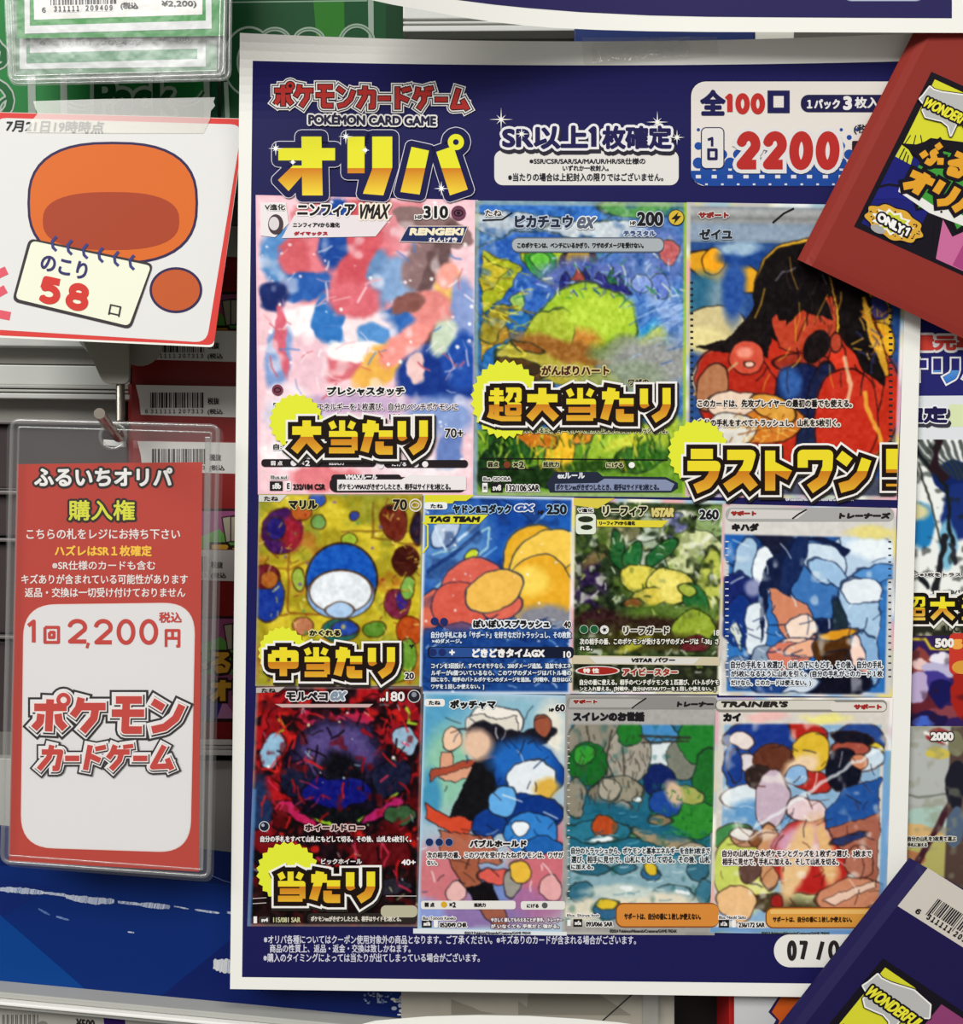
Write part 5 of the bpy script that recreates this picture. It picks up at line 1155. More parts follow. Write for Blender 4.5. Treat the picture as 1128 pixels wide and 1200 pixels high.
# row two
def tD(k):
    k.poly([(303, 580), (336, 580), (328, 588), (303, 588)], 'd8d4cc', 9); tx(k, 'たね', 309, 581.5, 326, 587); tx(k, 'マリル', 338, 586, 372, 597, b=.9, o=(1.1, 'cfc878')); tx(k, '70', 460, 585, 477, 598, b=.6, o=(1.0, 'c9b98a')); tx(k, 'HP', 453, 593, 459, 597); k.line(ell(486.5, 592, 7, n=20)+[(493.5, 592)], 1.6, 'dcd4c8', 11); k.line(ell(486.5, 592, 4.4, 3, n=14)+[(491, 592)], 1.2, 'dcd4c8', 12)
    tx(k, 'かくれる', 362, 738, 399, 745.5, b=.6, o=(1.2, 'd8cf8a')); tx(k, '20', 474, 788, 485, 796, b=.5, o=HW); tx(k, 'ザ', 479, 755, 485, 760)
card((301, 579, 496, 805), [(303, 579), (495, 579), (493, 804), (299, 804)], 8, 'a89a2c', [
    ('m', 'd3c03a', 30, .45, .6, .9), ('m', '8a8f34', 22, .55, .7, .7), ('m', 'b0622c', 26, .6, .7, .6), ('l', [(338, 600), (338, 720), (300, 726)], 3, '8a5a22', .8), ('l', [(300, 665), (340, 668), (400, 640)], 3, '9a6a24', .7), ('l', [(438, 590), (436, 630), (490, 640)], 3, '7a5520', .7), ('l', [(400, 622), (480, 622)], 2.5, '7a5a24', .7), ('l', [(338, 720), (380, 722)], 3, '8a5a22', .8),
    (329, 622, 24, 27, '4a1f5e', 0, .12), (341, 625, 12, 20, '9c2a3c', 0, .7), (322, 618, 12, 14, '2f2470', 0, .6), (462, 612, 16, 22, '6d2c1c', -10, .15), (490, 620, 8, 20, '2c2238', 0, .2), (476, 658, 16, 18, '4a1e14', 0, .15), (468, 708, 17, 18, '7a2c46', 0, .15), (474, 704, 8, 12, '3f2a86', 0, .6), (482, 740, 16, 18, 'b3501e', 0, .15), (312, 700, 22, 30, '223f94', 0, .2), (310, 676, 18, 14, '6d1f2e', 0, .5), (316, 680, 10, 10, 'a8642c', 0, .6), (414, 603, 6, 6, '3b4c9a', 0, .3), (372, 586, 10, 8, '3f5fae', 0, .4), (352, 600, 12, 10, 'b8642e', 0, .6), (400, 740, 22, 14, '2e6a62', 0, .2), (405, 738, 16, 9, '2f4fa0', 0, .4), (440, 738, 14, 10, '5f8a34', 0, .4), (350, 680, 8, 14, '9ab04a', 0, .5), (458, 790, 20, 12, '8fae3a', 0, .5), (410, 632, 10, 8, '9ab43c', 0, .5), (372, 612, 9, 9, '77a05a', 0, .5), (355, 735, 12, 10, 'b87a5a', 0, .6), (480, 690, 8, 14, '7ca850', 0, .6), (480, 770, 10, 20, '6f9a3c', 0, .6),
    ('d', 60, .8, 2.6, ('d9c860', 'a03a2c', '5f8f4a', 'e8dc9a', '6a4aa0'), None, .7), 
    (401, 680, 43, 44, '16346c', 0, .04, 1, True), (401, 680, 41.5, 42.5, '1f5cb4', 0, .04, 1, True), (400, 697, 40, 29, '8fb2dc', 0, .05, 1, True), (400, 694, 37, 25, 'dfe4ea', 0, .1, 1, True), (399, 716, 18, 10, 'a9c4e2', 0, .3),
    ('s', 60, 3, 10, .8, 1.6, ('7a5020', 'e6da7a', '8a3a2a', 'c8b840'), (303, 585, 355, 800)), ('s', 50, 3, 10, .8, 1.6, ('7a5020', 'e6da7a', '8a3a2a', 'c8b840'), (448, 585, 494, 800)), ('g', .18, 5), ('r', 2, 'a09a80', .7)], seed=14, warp=3, text=tD, ink='4a2a12', label='printed picture of coloured rounds with a big blue and white ball shape')
def tE(k):
    k.poly([(497, 580), (556, 580), (546, 587), (532, 587), (530, 590), (497, 590)], 'ddd832', 9); k.poly(rrect(497, 588.5, 524, 597, 3), 'e9ecec', 10); tx(k, 'たね', 504, 590.5, 519, 595.5)
    tx(k, 'ヤドン&コダック', 530, 591, 599, 602, b=.7, o=(1, '9cc4e6')); tx(k, 'GX', 603, 591, 625, 599, '2a4f9c', b=.8, o=(1.3, 'e6eaf0'), shear=.3); tx(k, '250', 640, 591, 664, 603, b=.7, o=(.9, '9cc4e6')); tx(k, 'HP', 630, 598, 637, 603)
    k.poly([(497, 604), (572, 603), (561, 614), (497, 613.5)], 'dedb34', 10); tx(k, 'TAG TEAM', 502, 605, 562, 612, b=.8, shear=.25); k.line([(495, 612), (501, 616), (501, 640), (495, 648)], 2, 'dedb34', 10)
    k.poly(ell(509, 728, 4.6), '1d2c66', 12); k.poly(ell(520, 728.5, 4.6), '1d2c66', 12); tx(k, 'ぽいぽいスプラッシュ', 554, 726, 644, 736, b=.7, o=(1.4, 'e9eef2')); tx(k, '40', 660, 728, 669, 736, b=.4, o=HW)
    tx(k, '自分の手札にある「サポート」を好きなだけトラッシュし、その枚数', 505, 740, 669, 748, 'e6eef4', b=.2, o=(1.0, '27457c')); tx(k, '×40ダメージ。', 506, 748.5, 541, 754, 'e6eef4', b=.2, o=(1, '27457c'))
    k.poly(rrect(501, 758, 672, 771, 4), '141a30', 10); k.poly(rrect(503, 759, 580, 770, 4), '2a4f92', 10.5); k.poly(ell(507, 764.5, 4.4), '1d2c66', 12); k.poly(ell(518, 764.5, 4.4), '1d2c66', 12); tx(k, '+', 526, 761, 533, 768, W, b=.5); tx(k, 'どきどきタイムGX', 553, 760, 638, 770.5, W, b=.7); tx(k, '10', 660, 763, 669, 771, W, b=.4)
    for j, s in enumerate(('コインを3回投げ、すべてオモテなら、200ダメージ追加。追加で水エネ', 'ルギーが6個ついているなら、このワザのダメージはバトル場の', '回になり、相手のバトルポケモンのダメージを追加。[対戦中、自分はGX', 'ワザを1回しか使えない。]')):
        tx(k, s, 505, 777+j*8.2, 505+(164 if j < 3 else 62), 783.5+j*8.2, 'e6eef2', b=.2, o=(.9, '27365c'))
card((492, 580, 673, 814), [(496, 579.5), (672.5, 583), (668, 813.5), (491, 813)], 9, '2a5aa6', [
    (560, 640, 70, 60, '2455a4', 0, .6), (530, 640, 40, 50, '5c8ac2', 30, .8), (520, 622, 24, 14, 'b9c9de', -50, .6), ('l', [(508, 616), (520, 644), (560, 612)], 3, 'c7dcec'), ('l', [(505, 650), (540, 640), (572, 618), (570, 640), (510, 690)], 2, 'a9d0d8'), ('l', [(500, 700), (580, 640)], 2, '7fb0e0'), ('l', [(600, 640), (640, 600)], 2, '9ccaf0'), ('l', [(560, 690), (612, 640)], 3, '1c3470', .8), ('l', [(500, 670), (560, 625)], 5, '17306c', .7), (550, 650, 10, 6, 'c6d23a', -40, .6), (640, 625, 60, 16, '2c68b8', -20, .7), (500, 720, 16, 30, 'd5705a', 20, .5),
    ('m', '1a3064', 16, .56, .66, .5),
    (632, 655, 44, 40, 'e0ac34', 20, .3), (640, 648, 44, 26, 'ecc658', -24, .25), (634, 694, 40, 46, 'e3ac36', 0, .15), (622, 680, 24, 18, 'f2d060', 0, .8), (640, 724, 36, 16, '8a8a94', 0, .7),
    (556, 690, 40, 38, 'd4685a', -20, .3), (540, 712, 36, 30, 'd06252', 0, .15), (590, 712, 24, 14, 'd9705e', -20, .2), (580, 692, 38, 24, 'e8b95c', -26, .15), 
    ('b', 492, 738, 673, 814, '27508f', .85, 10), ('p', [(496, 738), (540, 728), (580, 742), (640, 725), (672, 742), (672, 800), (496, 800)], '24488a', .55), ('d', 40, .7, 1.8, (W, 'cfe4f4')), ('s', 90, 3, 12, .8, 1.8, ('dcecf6', '14285a', '7fb0e0', '0f2048'), (496, 725, 670, 805), (-40, 40)), ('g', .1, 5), ('r', 3, 'e6e9ea', .8)], seed=15, warp=3.5, text=tE, ink='16284e', label='printed picture in coral and yellow masses on blue')
def tF(k):
    k.poly([(672, 584), (720, 584), (700, 596), (672, 592)], 'd8c848', 9); tx(k, 'V進化', 677, 595.5, 695, 600.5, o=HW); k.poly(rrect(674.5, 602, 698, 626, 4), 'dfe6d6', 9); k.poly(ell(686, 608.5, 9, 3.6), '27301f', 10); k.poly(ell(687, 618, 7, 3), '27301f', 10)
    tx(k, 'リーフィア', 706, 593, 758, 605, '1c1a14', b=.7, o=(1.3, 'd9d6b0')); tx(k, 'VSTAR', 762, 595, 790, 606, 'd8c878', b=.9, o=(1, '54431c'), shear=.2); tx(k, '260', 819, 597, 842, 609, b=.7, o=(1, 'dfe4e6')); tx(k, 'HP', 811, 604, 817, 609)
    k.poly([(699, 609), (783, 610), (775, 618), (699, 617)], 'e0d23a', 9); tx(k, 'リーフィアVから進化', 702, 610.5, 744, 615.5)
    for x, c in ((684, '1d5a34'), (696, '1d5a34')): k.poly(ell(x, 737.5, 5.2), 'c8d4c4', 11); k.poly(ell(x, 737.5, 4.6), c, 12)
    k.poly(ell(708, 738, 5.2), 'e4e2de', 12); k.poly(burst(708, 738, 3.6, 3.6, 5, .4), K, 13)
    tx(k, 'リーフガード', 730, 734, 784, 743.5, b=.5, o=(1.3, 'd6d2c4')); tx(k, '18', 836, 738, 843, 745, 'e9e6dc', b=.3)
    tx(k, '次の相手の番、このポケモンが受けるワザのダメージは「-30」さ', 679, 748, 842, 755.5, 'f0eee4', b=.2, o=(.9, '2a2a20')); tx(k, 'れる。', 679, 757, 694, 762.5, 'f0eee4', b=.2, o=(.9, '2a2a20'))
    k.poly([(671, 768), (843, 770), (843, 780), (671, 778)], 'cfc4a6', 9); k.poly([(690, 769.5), (820, 771), (812, 778.5), (698, 777.5)], 'dcd8d2', 10); tx(k, 'VSTAR パワー', 739, 770.5, 791, 776.5, b=.5, shear=.2)
    k.poly(ell(700, 786, 26, 5.6), 'e2ded8', 9); k.poly(ell(700, 786, 24, 4.6), 'a3261f', 10); tx(k, '特 性', 683, 783, 702, 789, 'f2e8e0', b=.4); tx(k, 'アイビースター', 729, 783, 794, 792, '9c3020', b=.6, o=(1.1, 'd9cfc4'))
    tx(k, '自分の番に使える。相手のベンチポケモンを1匹選び、バトルポケモ', 679, 796, 842, 803, 'f0eee4', b=.2, o=(.9, '20241c')); tx(k, 'ンと入れ替える。[対戦中、自分はVSTARパワーを1回しか使えない。]', 679, 804.5, 838, 810.5, 'f0eee4', b=.2, o=(.9, '20241c'))
card((667, 584, 850, 814), [(670.5, 583.5), (850.5, 587), (843.5, 813.5), (667, 813)], 10, '3a4a30', [
    (710, 640, 40, 50, '33432a', 0, .6), (690, 690, 20, 34, '35264a', 0, .7), (700, 650, 26, 8, '7a6a48', -40, .7), (770, 640, 40, 40, '9aa890', 0, .6), (800, 620, 30, 24, 'cfd0c6', 0, .6), (830, 610, 26, 20, '8aa06a', 0, .6), (790, 618, 14, 18, '6a6c9c', 0, .6), (815, 650, 34, 30, 'c9cf9c', 0, .6), (835, 690, 16, 50, 'b9c05c', 0, .6), (760, 620, 24, 14, 'b9c4b4', 0, .6), (720, 620, 30, 14, '7c7a5c', 0, .6), ('m', '1f2a1a', 12, .54, .62, .8), ('m', 'dde0d0', 9, .63, .72, .7), ('m', '6f8a3a', 14, .6, .7, .6),
    (724, 646, 9, 26, '2a6338', -14, .5), (776, 648, 24, 9, '2c6a3c', -40, .5), (742, 650, 11, 18, '2f7040', 20, .4),
    (752, 680, 28, 18, 'd9cc5a', 10, .4), (786, 686, 30, 20, 'dfd26a', 4, .12), (760, 700, 24, 12, 'd6c456', -20, .2), (784, 690, 14, 16, 'e9dc78', 0, .7), (742, 708, 14, 6, '8a5a34', 0, .3), (818, 704, 14, 24, '2f6a3a', -30, .3), (806, 690, 12, 7, 'a4b04a', 20, .4), (800, 718, 18, 9, 'dcdccc', 0, .5), (790, 722, 60, 14, '5f7a34', 0, .7), (700, 725, 30, 12, '3a1f24', 0, .7), (760, 735, 90, 12, '3a2a20', 0, .8), (815, 735, 26, 22, '93a63c', 0, .6), (760, 752, 60, 14, '46401f', 0, .7), (745, 756, 22, 6, 'a8a83e', -30, .8), (820, 755, 20, 10, '6a2c30', 0, .6),
    ('b', 667, 778, 850, 814, '2c2e24', .85, 3), ('m', '59683a', 12, .58, .68, .4), ('s', 110, 2, 8, .8, 1.8, ('e4e6d6', '18240f', '8fb04a', 'c9d27a', '2c4a24', 'f0f0e6')), ('g', .2, 4), ('f', 4, 'd6d2b8')], seed=16, warp=5, text=tF, ink='1c2418', label='printed picture in dark green and pale yellow patches')
def tG(k):
    k.poly(rrect(850, 595, 1047, 611, 7), 'a9a8a6', 9); k.poly([(856, 596.5), (930, 598), (946, 598.5), (934, 608), (852, 608)], 'd3d0cc', 10); tx(k, 'サポート', 856, 598.5, 886, 604.5, '9a2a20', b=.8); tx(k, 'トレーナーズ', 983, 600.5, 1043, 608, '241f20', b=.9, shear=.15); k.line([(928, 608), (936, 602), (945, 597)], 1.8, K, 11)
    tx(k, 'キハダ', 857, 613, 889, 622.5, '1f1c1e', b=.9)
    for i in range(21):
        y = 634+i*7.9
        k.poly(rect(849.5, y, 853.5, y+1.4), 'd9dce0', 9); k.poly(rect(1040.5, y, 1044, y+1.6), '3a3d52', 9)
    tx(k, '自分の手札を1枚選び、山札の下にもどす。その後、自分の手札', 856, 774.5, 1034, 783.5, '20242c', b=.3, o=(1.2, 'e6eaee')); tx(k, 'が5枚になるように山札を引く。(自分の手札がこのカード1枚', 856, 785.5, 1034, 794.5, '20242c', b=.3, o=(1.2, 'e6eaee')); tx(k, 'だけなら、このカードは使えない。)', 856, 796.5, 950, 804.5, '20242c', b=.3, o=(1.2, 'e6eaee'))
card((843, 591, 1050, 817), [(846.5, 590.5), (1050.5, 595.5), (1045, 817), (842, 815)], 11, 'cbc9c4', [
    ('b', 850, 612, 1050, 628, 'd0cdc8', 1, 2), (1020, 622, 30, 10, 'e0d48a', 0, .8), ('b', 852, 627, 1041, 812, '3c78ba'), (950, 632, 70, 14, '2c5a9c', 0, .6), (1010, 650, 40, 30, 'bcd0e4', 0, .6), (1025, 670, 26, 12, '5c93cc', -10, .6), (1025, 640, 30, 12, 'e4ecf2', 0, .7), (866, 640, 22, 26, '2a64ae', 0, .6), (872, 660, 14, 30, 'a4c0d8', 10, .5), (862, 700, 24, 30, '23306c', 0, .6), (866, 730, 20, 30, '1f3f84', 0, .6), (886, 740, 14, 34, 'dbe4ea', 0, .5), (895, 670, 14, 30, 'e6ecf0', 0, .5), (880, 690, 10, 10, '8f94b8', 0, .8), ('p', [(852, 735), (862, 730), (872, 768)], 'e4e8d8', .9),
    ('p', [(878, 626), (930, 626), (922, 640), (905, 652)], '22263e'), ('p', [(905, 650), (925, 632), (960, 627), (1000, 645), (985, 655), (990, 700), (985, 745), (975, 760), (960, 750), (940, 705), (900, 690), (892, 760), (888, 690), (894, 668)], '1c2748'), (955, 660, 34, 26, '5a8cc2', 30, .2), (960, 690, 30, 40, '4678b4', -30, .2), (965, 655, 30, 18, 'c9dae8', 20, .5), (970, 670, 26, 14, '9fc0de', 30, .6), (930, 660, 12, 40, '22345f', 20, .4), (1008, 715, 24, 44, 'a9c6de', -14, .3), (1010, 690, 24, 16, 'e0e8ee', 10, .5), (1020, 770, 16, 34, '8fb2d4', -10, .5), (985, 730, 8, 30, '2a3a44', -10, .5),
    ('p', [(902, 688), (922, 694), (945, 706), (960, 735), (955, 750), (930, 752), (915, 738), (904, 718)], 'cf8a6c'), (940, 735, 18, 16, 'f0d9c8', 0, .5), (932, 752, 16, 8, 'eec8b0', 0, .4), (905, 775, 24, 18, '8fa0b4', 0, .5), (925, 770, 24, 20, 'd6826c', 0, .4), (945, 760, 24, 10, 'e8b090', -10, .5), (978, 762, 26, 22, '5a3a1c', 10, .3), (982, 742, 26, 5, 'd8982e', -6, .4), (990, 775, 24, 14, '40281a', 0, .5), (1008, 765, 9, 22, 'efd0c0', -10, .4), (1016, 790, 8, 20, 'e4a898', -10, .4), (980, 800, 46, 18, '191a2c', 0, .4), (930, 800, 30, 14, 'c9d4e0', 0, .6), (870, 790, 20, 18, '6d84a4', 0, .6), (905, 800, 24, 14, '2a4a86', 0, .6),
    ('m', 'e9eef2', 16, .68, .78, .5), ('s', 30, 8, 26, .8, 1.6, ('1c2848', 'e9f0f4', '22365f'), (852, 632, 1040, 770)), ('s', 40, 3, 9, .8, 1.4, ('2a3a5a', 'dfe6ec'), (855, 735, 930, 812)), ('b', 843, 606, 1050, 627, 'd2cfca', 1, 2), (1020, 620, 30, 8, 'e0d48a', 0, .9), ('g', .08, 5), ('f', 3, 'c4bfba')], seed=17, warp=6, text=tG, ink='1c2848', label='printed picture in pale blue and navy patches with a warm centre')

# row three
def tH(k):
    k.poly([(300, 806), (334, 805), (326, 811), (300, 812)], 'b9b2ae', 9); tx(k, 'たね', 306, 806.5, 323, 811.5); k.poly([(322, 825), (437, 825), (432, 829), (330, 829)], 'c9aaa6', 9)
    tx(k, 'モルペコ', 335, 810.5, 384, 821.5, '1e1a1e', b=.8, o=(1.2, 'e4dede')); tx(k, 'ex', 387, 810, 405, 821, '7f8fa0', b=.8, o=(1.3, 'e4e7ea'), shear=.3); tx(k, '180', 452, 810.5, 474, 822, 'ece6e4', b=.5, o=(.9, '2a1a1c')); tx(k, 'HP', 445, 818, 451, 822, 'ece6e4'); k.poly(ell(485, 816, 7.6), 'd6d2d0', 11); k.poly(ell(485, 816, 6.6), '24232c', 12); k.poly(ell(485, 814, 3), '8a8e9c', 13)
    k.poly(ell(309.5, 968.5, 6.2), 'cfd2d8', 11); k.poly(ell(309.5, 968.5, 5.3), '1d2130', 12); k.poly(ell(308, 967, 1.9), 'aab2c0', 13)
    tx(k, 'ホイールドロー', 357, 966, 427, 974, K, b=.6, o=(1.2, 'd8b8b4')); tx(k, '自分の手札をすべて山札にもどして切る。その後、山札を6枚引く。', 305, 979.5, 482, 987, 'efe9e8', b=.25, o=(.8, '2a1416')); tx(k, 'ビックホイール', 376, 1006, 424, 1013, 'e2dad8', b=.3, o=(1, '1c1416')); tx(k, '40+', 470, 1007, 487, 1014, 'efeaea', b=.4)
    k.line([(452, 1050), (488, 1050)], .8, 'cfc8c4', 9); k.line([(296, 1053), (312, 1052)], .8, 'cfc8c4', 9); k.line([(296, 1059), (312, 1058)], .8, 'cfc8c4', 9)
    k.poly(rrect(360, 1070, 488, 1082, 5), '2c2622', 9); k.poly(rrect(446, 1061, 489, 1075, 6), 'b9b49a', 9.5); tx(k, 'ポケモンexがきぜつしたとき、相手はサイドを2枚とる。', 364, 1073.5, 470, 1080, 'ddd6c8', b=.25)
    k.poly(rect(297, 1074, 301, 1082), W, 10); k.poly(rrect(303, 1074, 316, 1082, 2), '3a3634', 10); tx(k, 'sv4', 306, 1075.5, 314, 1080.5, W); tx(k, '115/081 SAR', 320, 1075, 352, 1081, 'cfd0a0', b=.2)
card((289, 804, 496, 1087), [(300, 804.5), (495.5, 804.5), (490, 1086), (289.5, 1085.5)], 12, '5a1218', [
    (390, 880, 110, 90, 'a81f26', 0, .5), (330, 870, 30, 50, '8c1a22', 0, .6), (450, 850, 50, 40, '95202a', 0, .6), (390, 842, 50, 14, 'b52a4a', 0, .5), ('m', '1d0f16', 20, .5, .56, .95), ('m', 'c12a24', 16, .62, .67, .9), ('m', '140c14', 12, .6, .64, .8),
    (393, 904, 66, 62, '191426', 0, .12), (393, 880, 46, 34, '2c2a4a', 0, .4), (392, 885, 46, 40, '5a4c80', 0, .8), (400, 905, 30, 22, '16161f', 20, .8), (384, 918, 20, 6, '8f8fb4', -14, .9), (345, 915, 22, 22, '20233c', 40, .3), (460, 912, 26, 22, '22253e', -30, .3), (392, 928, 42, 18, '1a1f74', 0, .5), (395, 960, 50, 14, '14181c', 0, .5), (312, 880, 14, 22, '8fb4cc', 20, .4), (475, 866, 14, 18, '93b0c4', -20, .4), ('l', [(325, 940), (350, 955), (385, 968)], 3, '9cc43a'), ('l', [(470, 930), (440, 952), (420, 962)], 3, '8fae3a'), ('l', [(316, 842), (326, 850), (318, 860)], 3, '9cb83a'), ('l', [(474, 830), (480, 846), (490, 850)], 3, '9fc23a'), (345, 955, 30, 7, 'b52a5c', 30, .6), (450, 950, 30, 7, 'a92a66', -30, .6), (470, 955, 20, 12, '3d5a3c', 0, .6), (300, 950, 12, 40, '2a3a5c', 0, .8), (320, 1005, 30, 14, '17131a', 0, .4), (310, 985, 20, 16, '7a1a22', 30, .4), (450, 1000, 40, 20, '5e161c', 0, .6),
    ('b', 289, 1020, 496, 1087, '1c1616', .8, 10), ('m', '6d1a20', 12, .64, .7, .7), (450, 1040, 40, 10, '33303a', 0, .6), ('s', 120, 6, 26, 1, 3, ('d02c28', '140a10', 'a01c24', '1b1018', 'c83a5a'), (296, 830, 488, 1050), (200, 340)), ('s', 26, 4, 12, .8, 1.4, ('9ac0d0', 'cfe0a0', 'e8eef0')), ('d', 26, .8, 2.2, ('a8c0c8', W, 'cfd8a0')), ('g', .14, 5), ('r', 3, '8b8480', .7), ('b', 289, 925, 294, 1087, '5a8ac0', .7)], seed=18, warp=6, wscale=16, text=tH, ink='120a10', label='printed picture in jagged red and black patches')
def tI(k):
    k.poly(rrect(497, 819, 521, 828, 3), 'e9e8e4', 9); tx(k, 'たね', 502, 821, 516, 826); tx(k, 'ポッチャマ', 527, 820, 581, 831, b=.8, o=(1.2, 'dfe8ea')); tx(k, '60', 650, 825, 662, 834, b=.6, o=HW); tx(k, 'HP', 643, 830, 649, 834)
    for x in (503, 514.5, 526): k.poly(ell(x, 987, 5), '8fa8cc', 11); k.poly(ell(x, 987, 4.4), '1b2c5e', 12)
    tx(k, 'バブルホールド', 550, 984, 617, 993, b=.7, o=(1.4, 'e6e4e2')); tx(k, '次の相手の番、このワザを受けたたねポケモンは、ワザが', 500, 998, 660, 1006, b=.3, o=(1.1, 'efeae8')); tx(k, 'ない。', 500, 1008, 512, 1014, b=.3, o=(1.1, 'efeae8'))
    k.poly(rrect(493, 1055.5, 604, 1065.5, 3), 'e6e2dc', 9); k.poly(rrect(610, 1056, 662, 1066, 3), 'e6e2dc', 9); tx(k, '弱 点', 497, 1057.5, 509, 1063); k.poly(ell(520, 1060, 3.6), 'd8a82e', 12); tx(k, '×2', 526, 1057, 534, 1063.5, b=.4); tx(k, '抵抗力', 555, 1058, 569, 1063); tx(k, 'にげる', 617, 1059, 631, 1064); k.poly(ell(638, 1061, 3.4), '5a5a5c', 12)
    k.poly(rect(494, 1078, 505.5, 1087), K, 10); tx(k, 'sm11b', 496, 1080, 504, 1085, W); k.poly(rrect(508, 1077.5, 513, 1087, 2), W, 10); tx(k, '052/049 CHR', 515, 1081, 547, 1087, b=.4, o=HW); tx(k, 'Illus. Tomomi Kaneko', 495, 1074, 534, 1078, b=.15, o=HW)
    tx(k, 'やさしく 接してもらえることが 苦手。 トレーナー', 575, 1075.5, 659, 1080.5, W, b=.2, o=(.8, '6a5a6a')); tx(k, 'が いなくても 平気だと 強がる。', 575, 1083, 655, 1088, W, b=.2, o=(.8, '6a5a6a'))
    k.poly([(484, 1088), (664, 1092), (664, 1096.5), (484, 1094)], 'dfe3e6', 8.5)
    tx(k, '©2019 Pokémon/Nintendo/Creatures/GAME FREAK', 544, 1091.5, 622, 1095, '3a3a44', b=.15)
card((489, 811, 667, 1092), [(496.5, 811), (667, 815), (660, 1092), (489, 1089)], 13, 'a9bcc8', [
    (520, 860, 40, 60, '5d9fc0', 0, .7), (600, 850, 70, 40, '8fb8c8', 0, .8), (520, 900, 30, 50, '8fc0a8', 0, .8), (500, 935, 14, 30, '4c93b4', 0, .8), (645, 860, 20, 40, 'e0dccf', 0, .8), (640, 1010, 40, 60, 'c9737c', 0, .8), (520, 1030, 40, 40, 'c87a80', 0, .8), (600, 1060, 60, 24, 'a8729c', 0, .9), (560, 1075, 60, 16, '8f78a8', 0, .8), (580, 1040, 30, 24, '7a8cc0', 0, .8), (500, 1070, 20, 16, '8f9ccf', 0, .8), (535, 1045, 12, 12, 'e0b4b0', 0, .4), (650, 1040, 14, 14, 'dfa8a8', 0, .4),
    (578, 845, 34, 22, 'e9e4da', 4, .15), ('p', [(540, 838), (604, 838), (606, 858), (541, 856)], 'd9d3c6'), (568, 868, 26, 24, '22202a', 0, .3), (600, 872, 24, 16, '24222c', 20, .4), (630, 860, 26, 10, '26242e', -20, .4), (636, 848, 12, 14, '9c5a44', 0, .4), (524, 866, 13, 14, 'e8c4a8', 0, .2), ('p', [(510, 880), (522, 880), (528, 902), (556, 892), (563, 905), (530, 918), (512, 914)], 'd6a084'), ('p', [(500, 905), (545, 892), (582, 882), (584, 894), (540, 902), (498, 918)], 'a84a36', .9), ('p', [(556, 890), (600, 884), (608, 930), (590, 962), (524, 958), (540, 920)], '1d1c20'),
    ('p', [(493, 942), (520, 955), (555, 960), (548, 984), (510, 970), (493, 962)], 'cc5238'), (575, 965, 22, 20, '1f458c', 0, .3), ('p', [(508, 975), (576, 978), (590, 1010), (560, 1015), (515, 1000)], 'b0654c', .9), ('p', [(522, 1000), (560, 1008), (563, 1040), (545, 1040)], 'a2624a'), ('p', [(546, 1040), (572, 1034), (585, 1060), (560, 1068)], '1e1a20'), (583, 1028, 24, 10, 'd5645a', 0, .4), (602, 1037, 13, 18, '9a968e', -10, .2), ('p', [(562, 1066), (590, 1060), (598, 1090), (585, 1092)], '9c6250'),
    (620, 905, 42, 36, '1d4a92', 0, .08), (612, 890, 40, 24, '2d6cb8', 0, .7), (622, 912, 30, 24, 'dfe5ea', -20, .5), (640, 922, 16, 12, 'd9b050', 0, .8), (556, 872, 20, 18, 'dfbda4', 0, .7), (624, 950, 40, 20, '1a3f86', 0, .3), (625, 975, 34, 28, '3d83c8', 0, .12), (588, 940, 16, 20, '6aaae0', 20, .3), (610, 968, 11, 10, 'e6ebf0', 0, .15), (612, 1020, 13, 16, 'e2b84a', -10, .15), (640, 990, 26, 10, '2c68ac', 0, .6),
    ('s', 50, 6, 26, .7, 1.5, ('202028', '2a2026', 'f0f0ec', '16325e'), (496, 835, 660, 1050)), ('g', .06, 5), ('r', 2.5, 'a9c6dc', .8)], seed=19, warp=6, wscale=24, text=tI, ink='202028', label='printed picture in sky blue with dark and blue masses')
def tJ(k):
    k.poly(rrect(664, 817, 840, 831, 5), '8d8b88', 9); k.poly([(668, 819), (740, 819), (754, 820), (744, 829), (666, 829)], 'b0aeaa', 10); tx(k, 'サポート', 671, 819.5, 700, 825, '8a281e', b=.7, o=(.7, 'd8d4d0')); tx(k, 'トレーナー', 793, 822, 836, 828.5, '1d1a1c', b=.8, shear=.15); k.line([(740, 830), (748, 824), (757, 818)], 1.6, K, 11)
    tx(k, 'スイレンのお世話', 671, 834, 755, 845.5, '1c1a1e', b=.9)
    for i in range(27): k.poly(rect(664.5, 862+i*7.9, 667.5, 863.3+i*7.9), 'c9c8c4', 9)
    tx(k, '自分のトラッシュから、ポケモンと基本エネルギーを合計3枚まで', 669, 993, 832, 1001, '23282c', b=.3, o=(1.2, 'dfe4e4')); tx(k, '選び、相手に見せて、山札にもどして切る。その後、山札', 669, 1003, 832, 1011.5, '23282c', b=.3, o=(1.2, 'dfe4e4')); tx(k, 'に加える。', 669, 1012.5, 695, 1019, '23282c', b=.3, o=(1.2, 'dfe4e4'))
    k.poly(rrect(721, 1058, 842, 1087, 9), '8a4a1c', 9); k.poly(rrect(722.5, 1059.5, 842, 1085.5, 8), 'd88a3a', 10); tx(k, 'サポートは、自分の番に1枚しか使えない。', 731, 1070, 821, 1078, '2c1a10', b=.35)
    k.poly(rect(664.5, 1078, 668.5, 1085), W, 10); k.poly(rect(671.5, 1077, 682, 1086), K, 10); tx(k, 'sv5a', 673, 1079, 681, 1084, W); tx(k, '093/066 SAR', 686, 1080, 718, 1086, b=.4, o=HW); tx(k, 'Illus. Shinya Itoh', 664, 1071, 702, 1075.5, b=.15, o=HW); tx(k, '©2024 Pokémon/Nintendo/Creatures/GAME FREAK', 714, 1089, 793, 1093, '2e2a2c', b=.15)
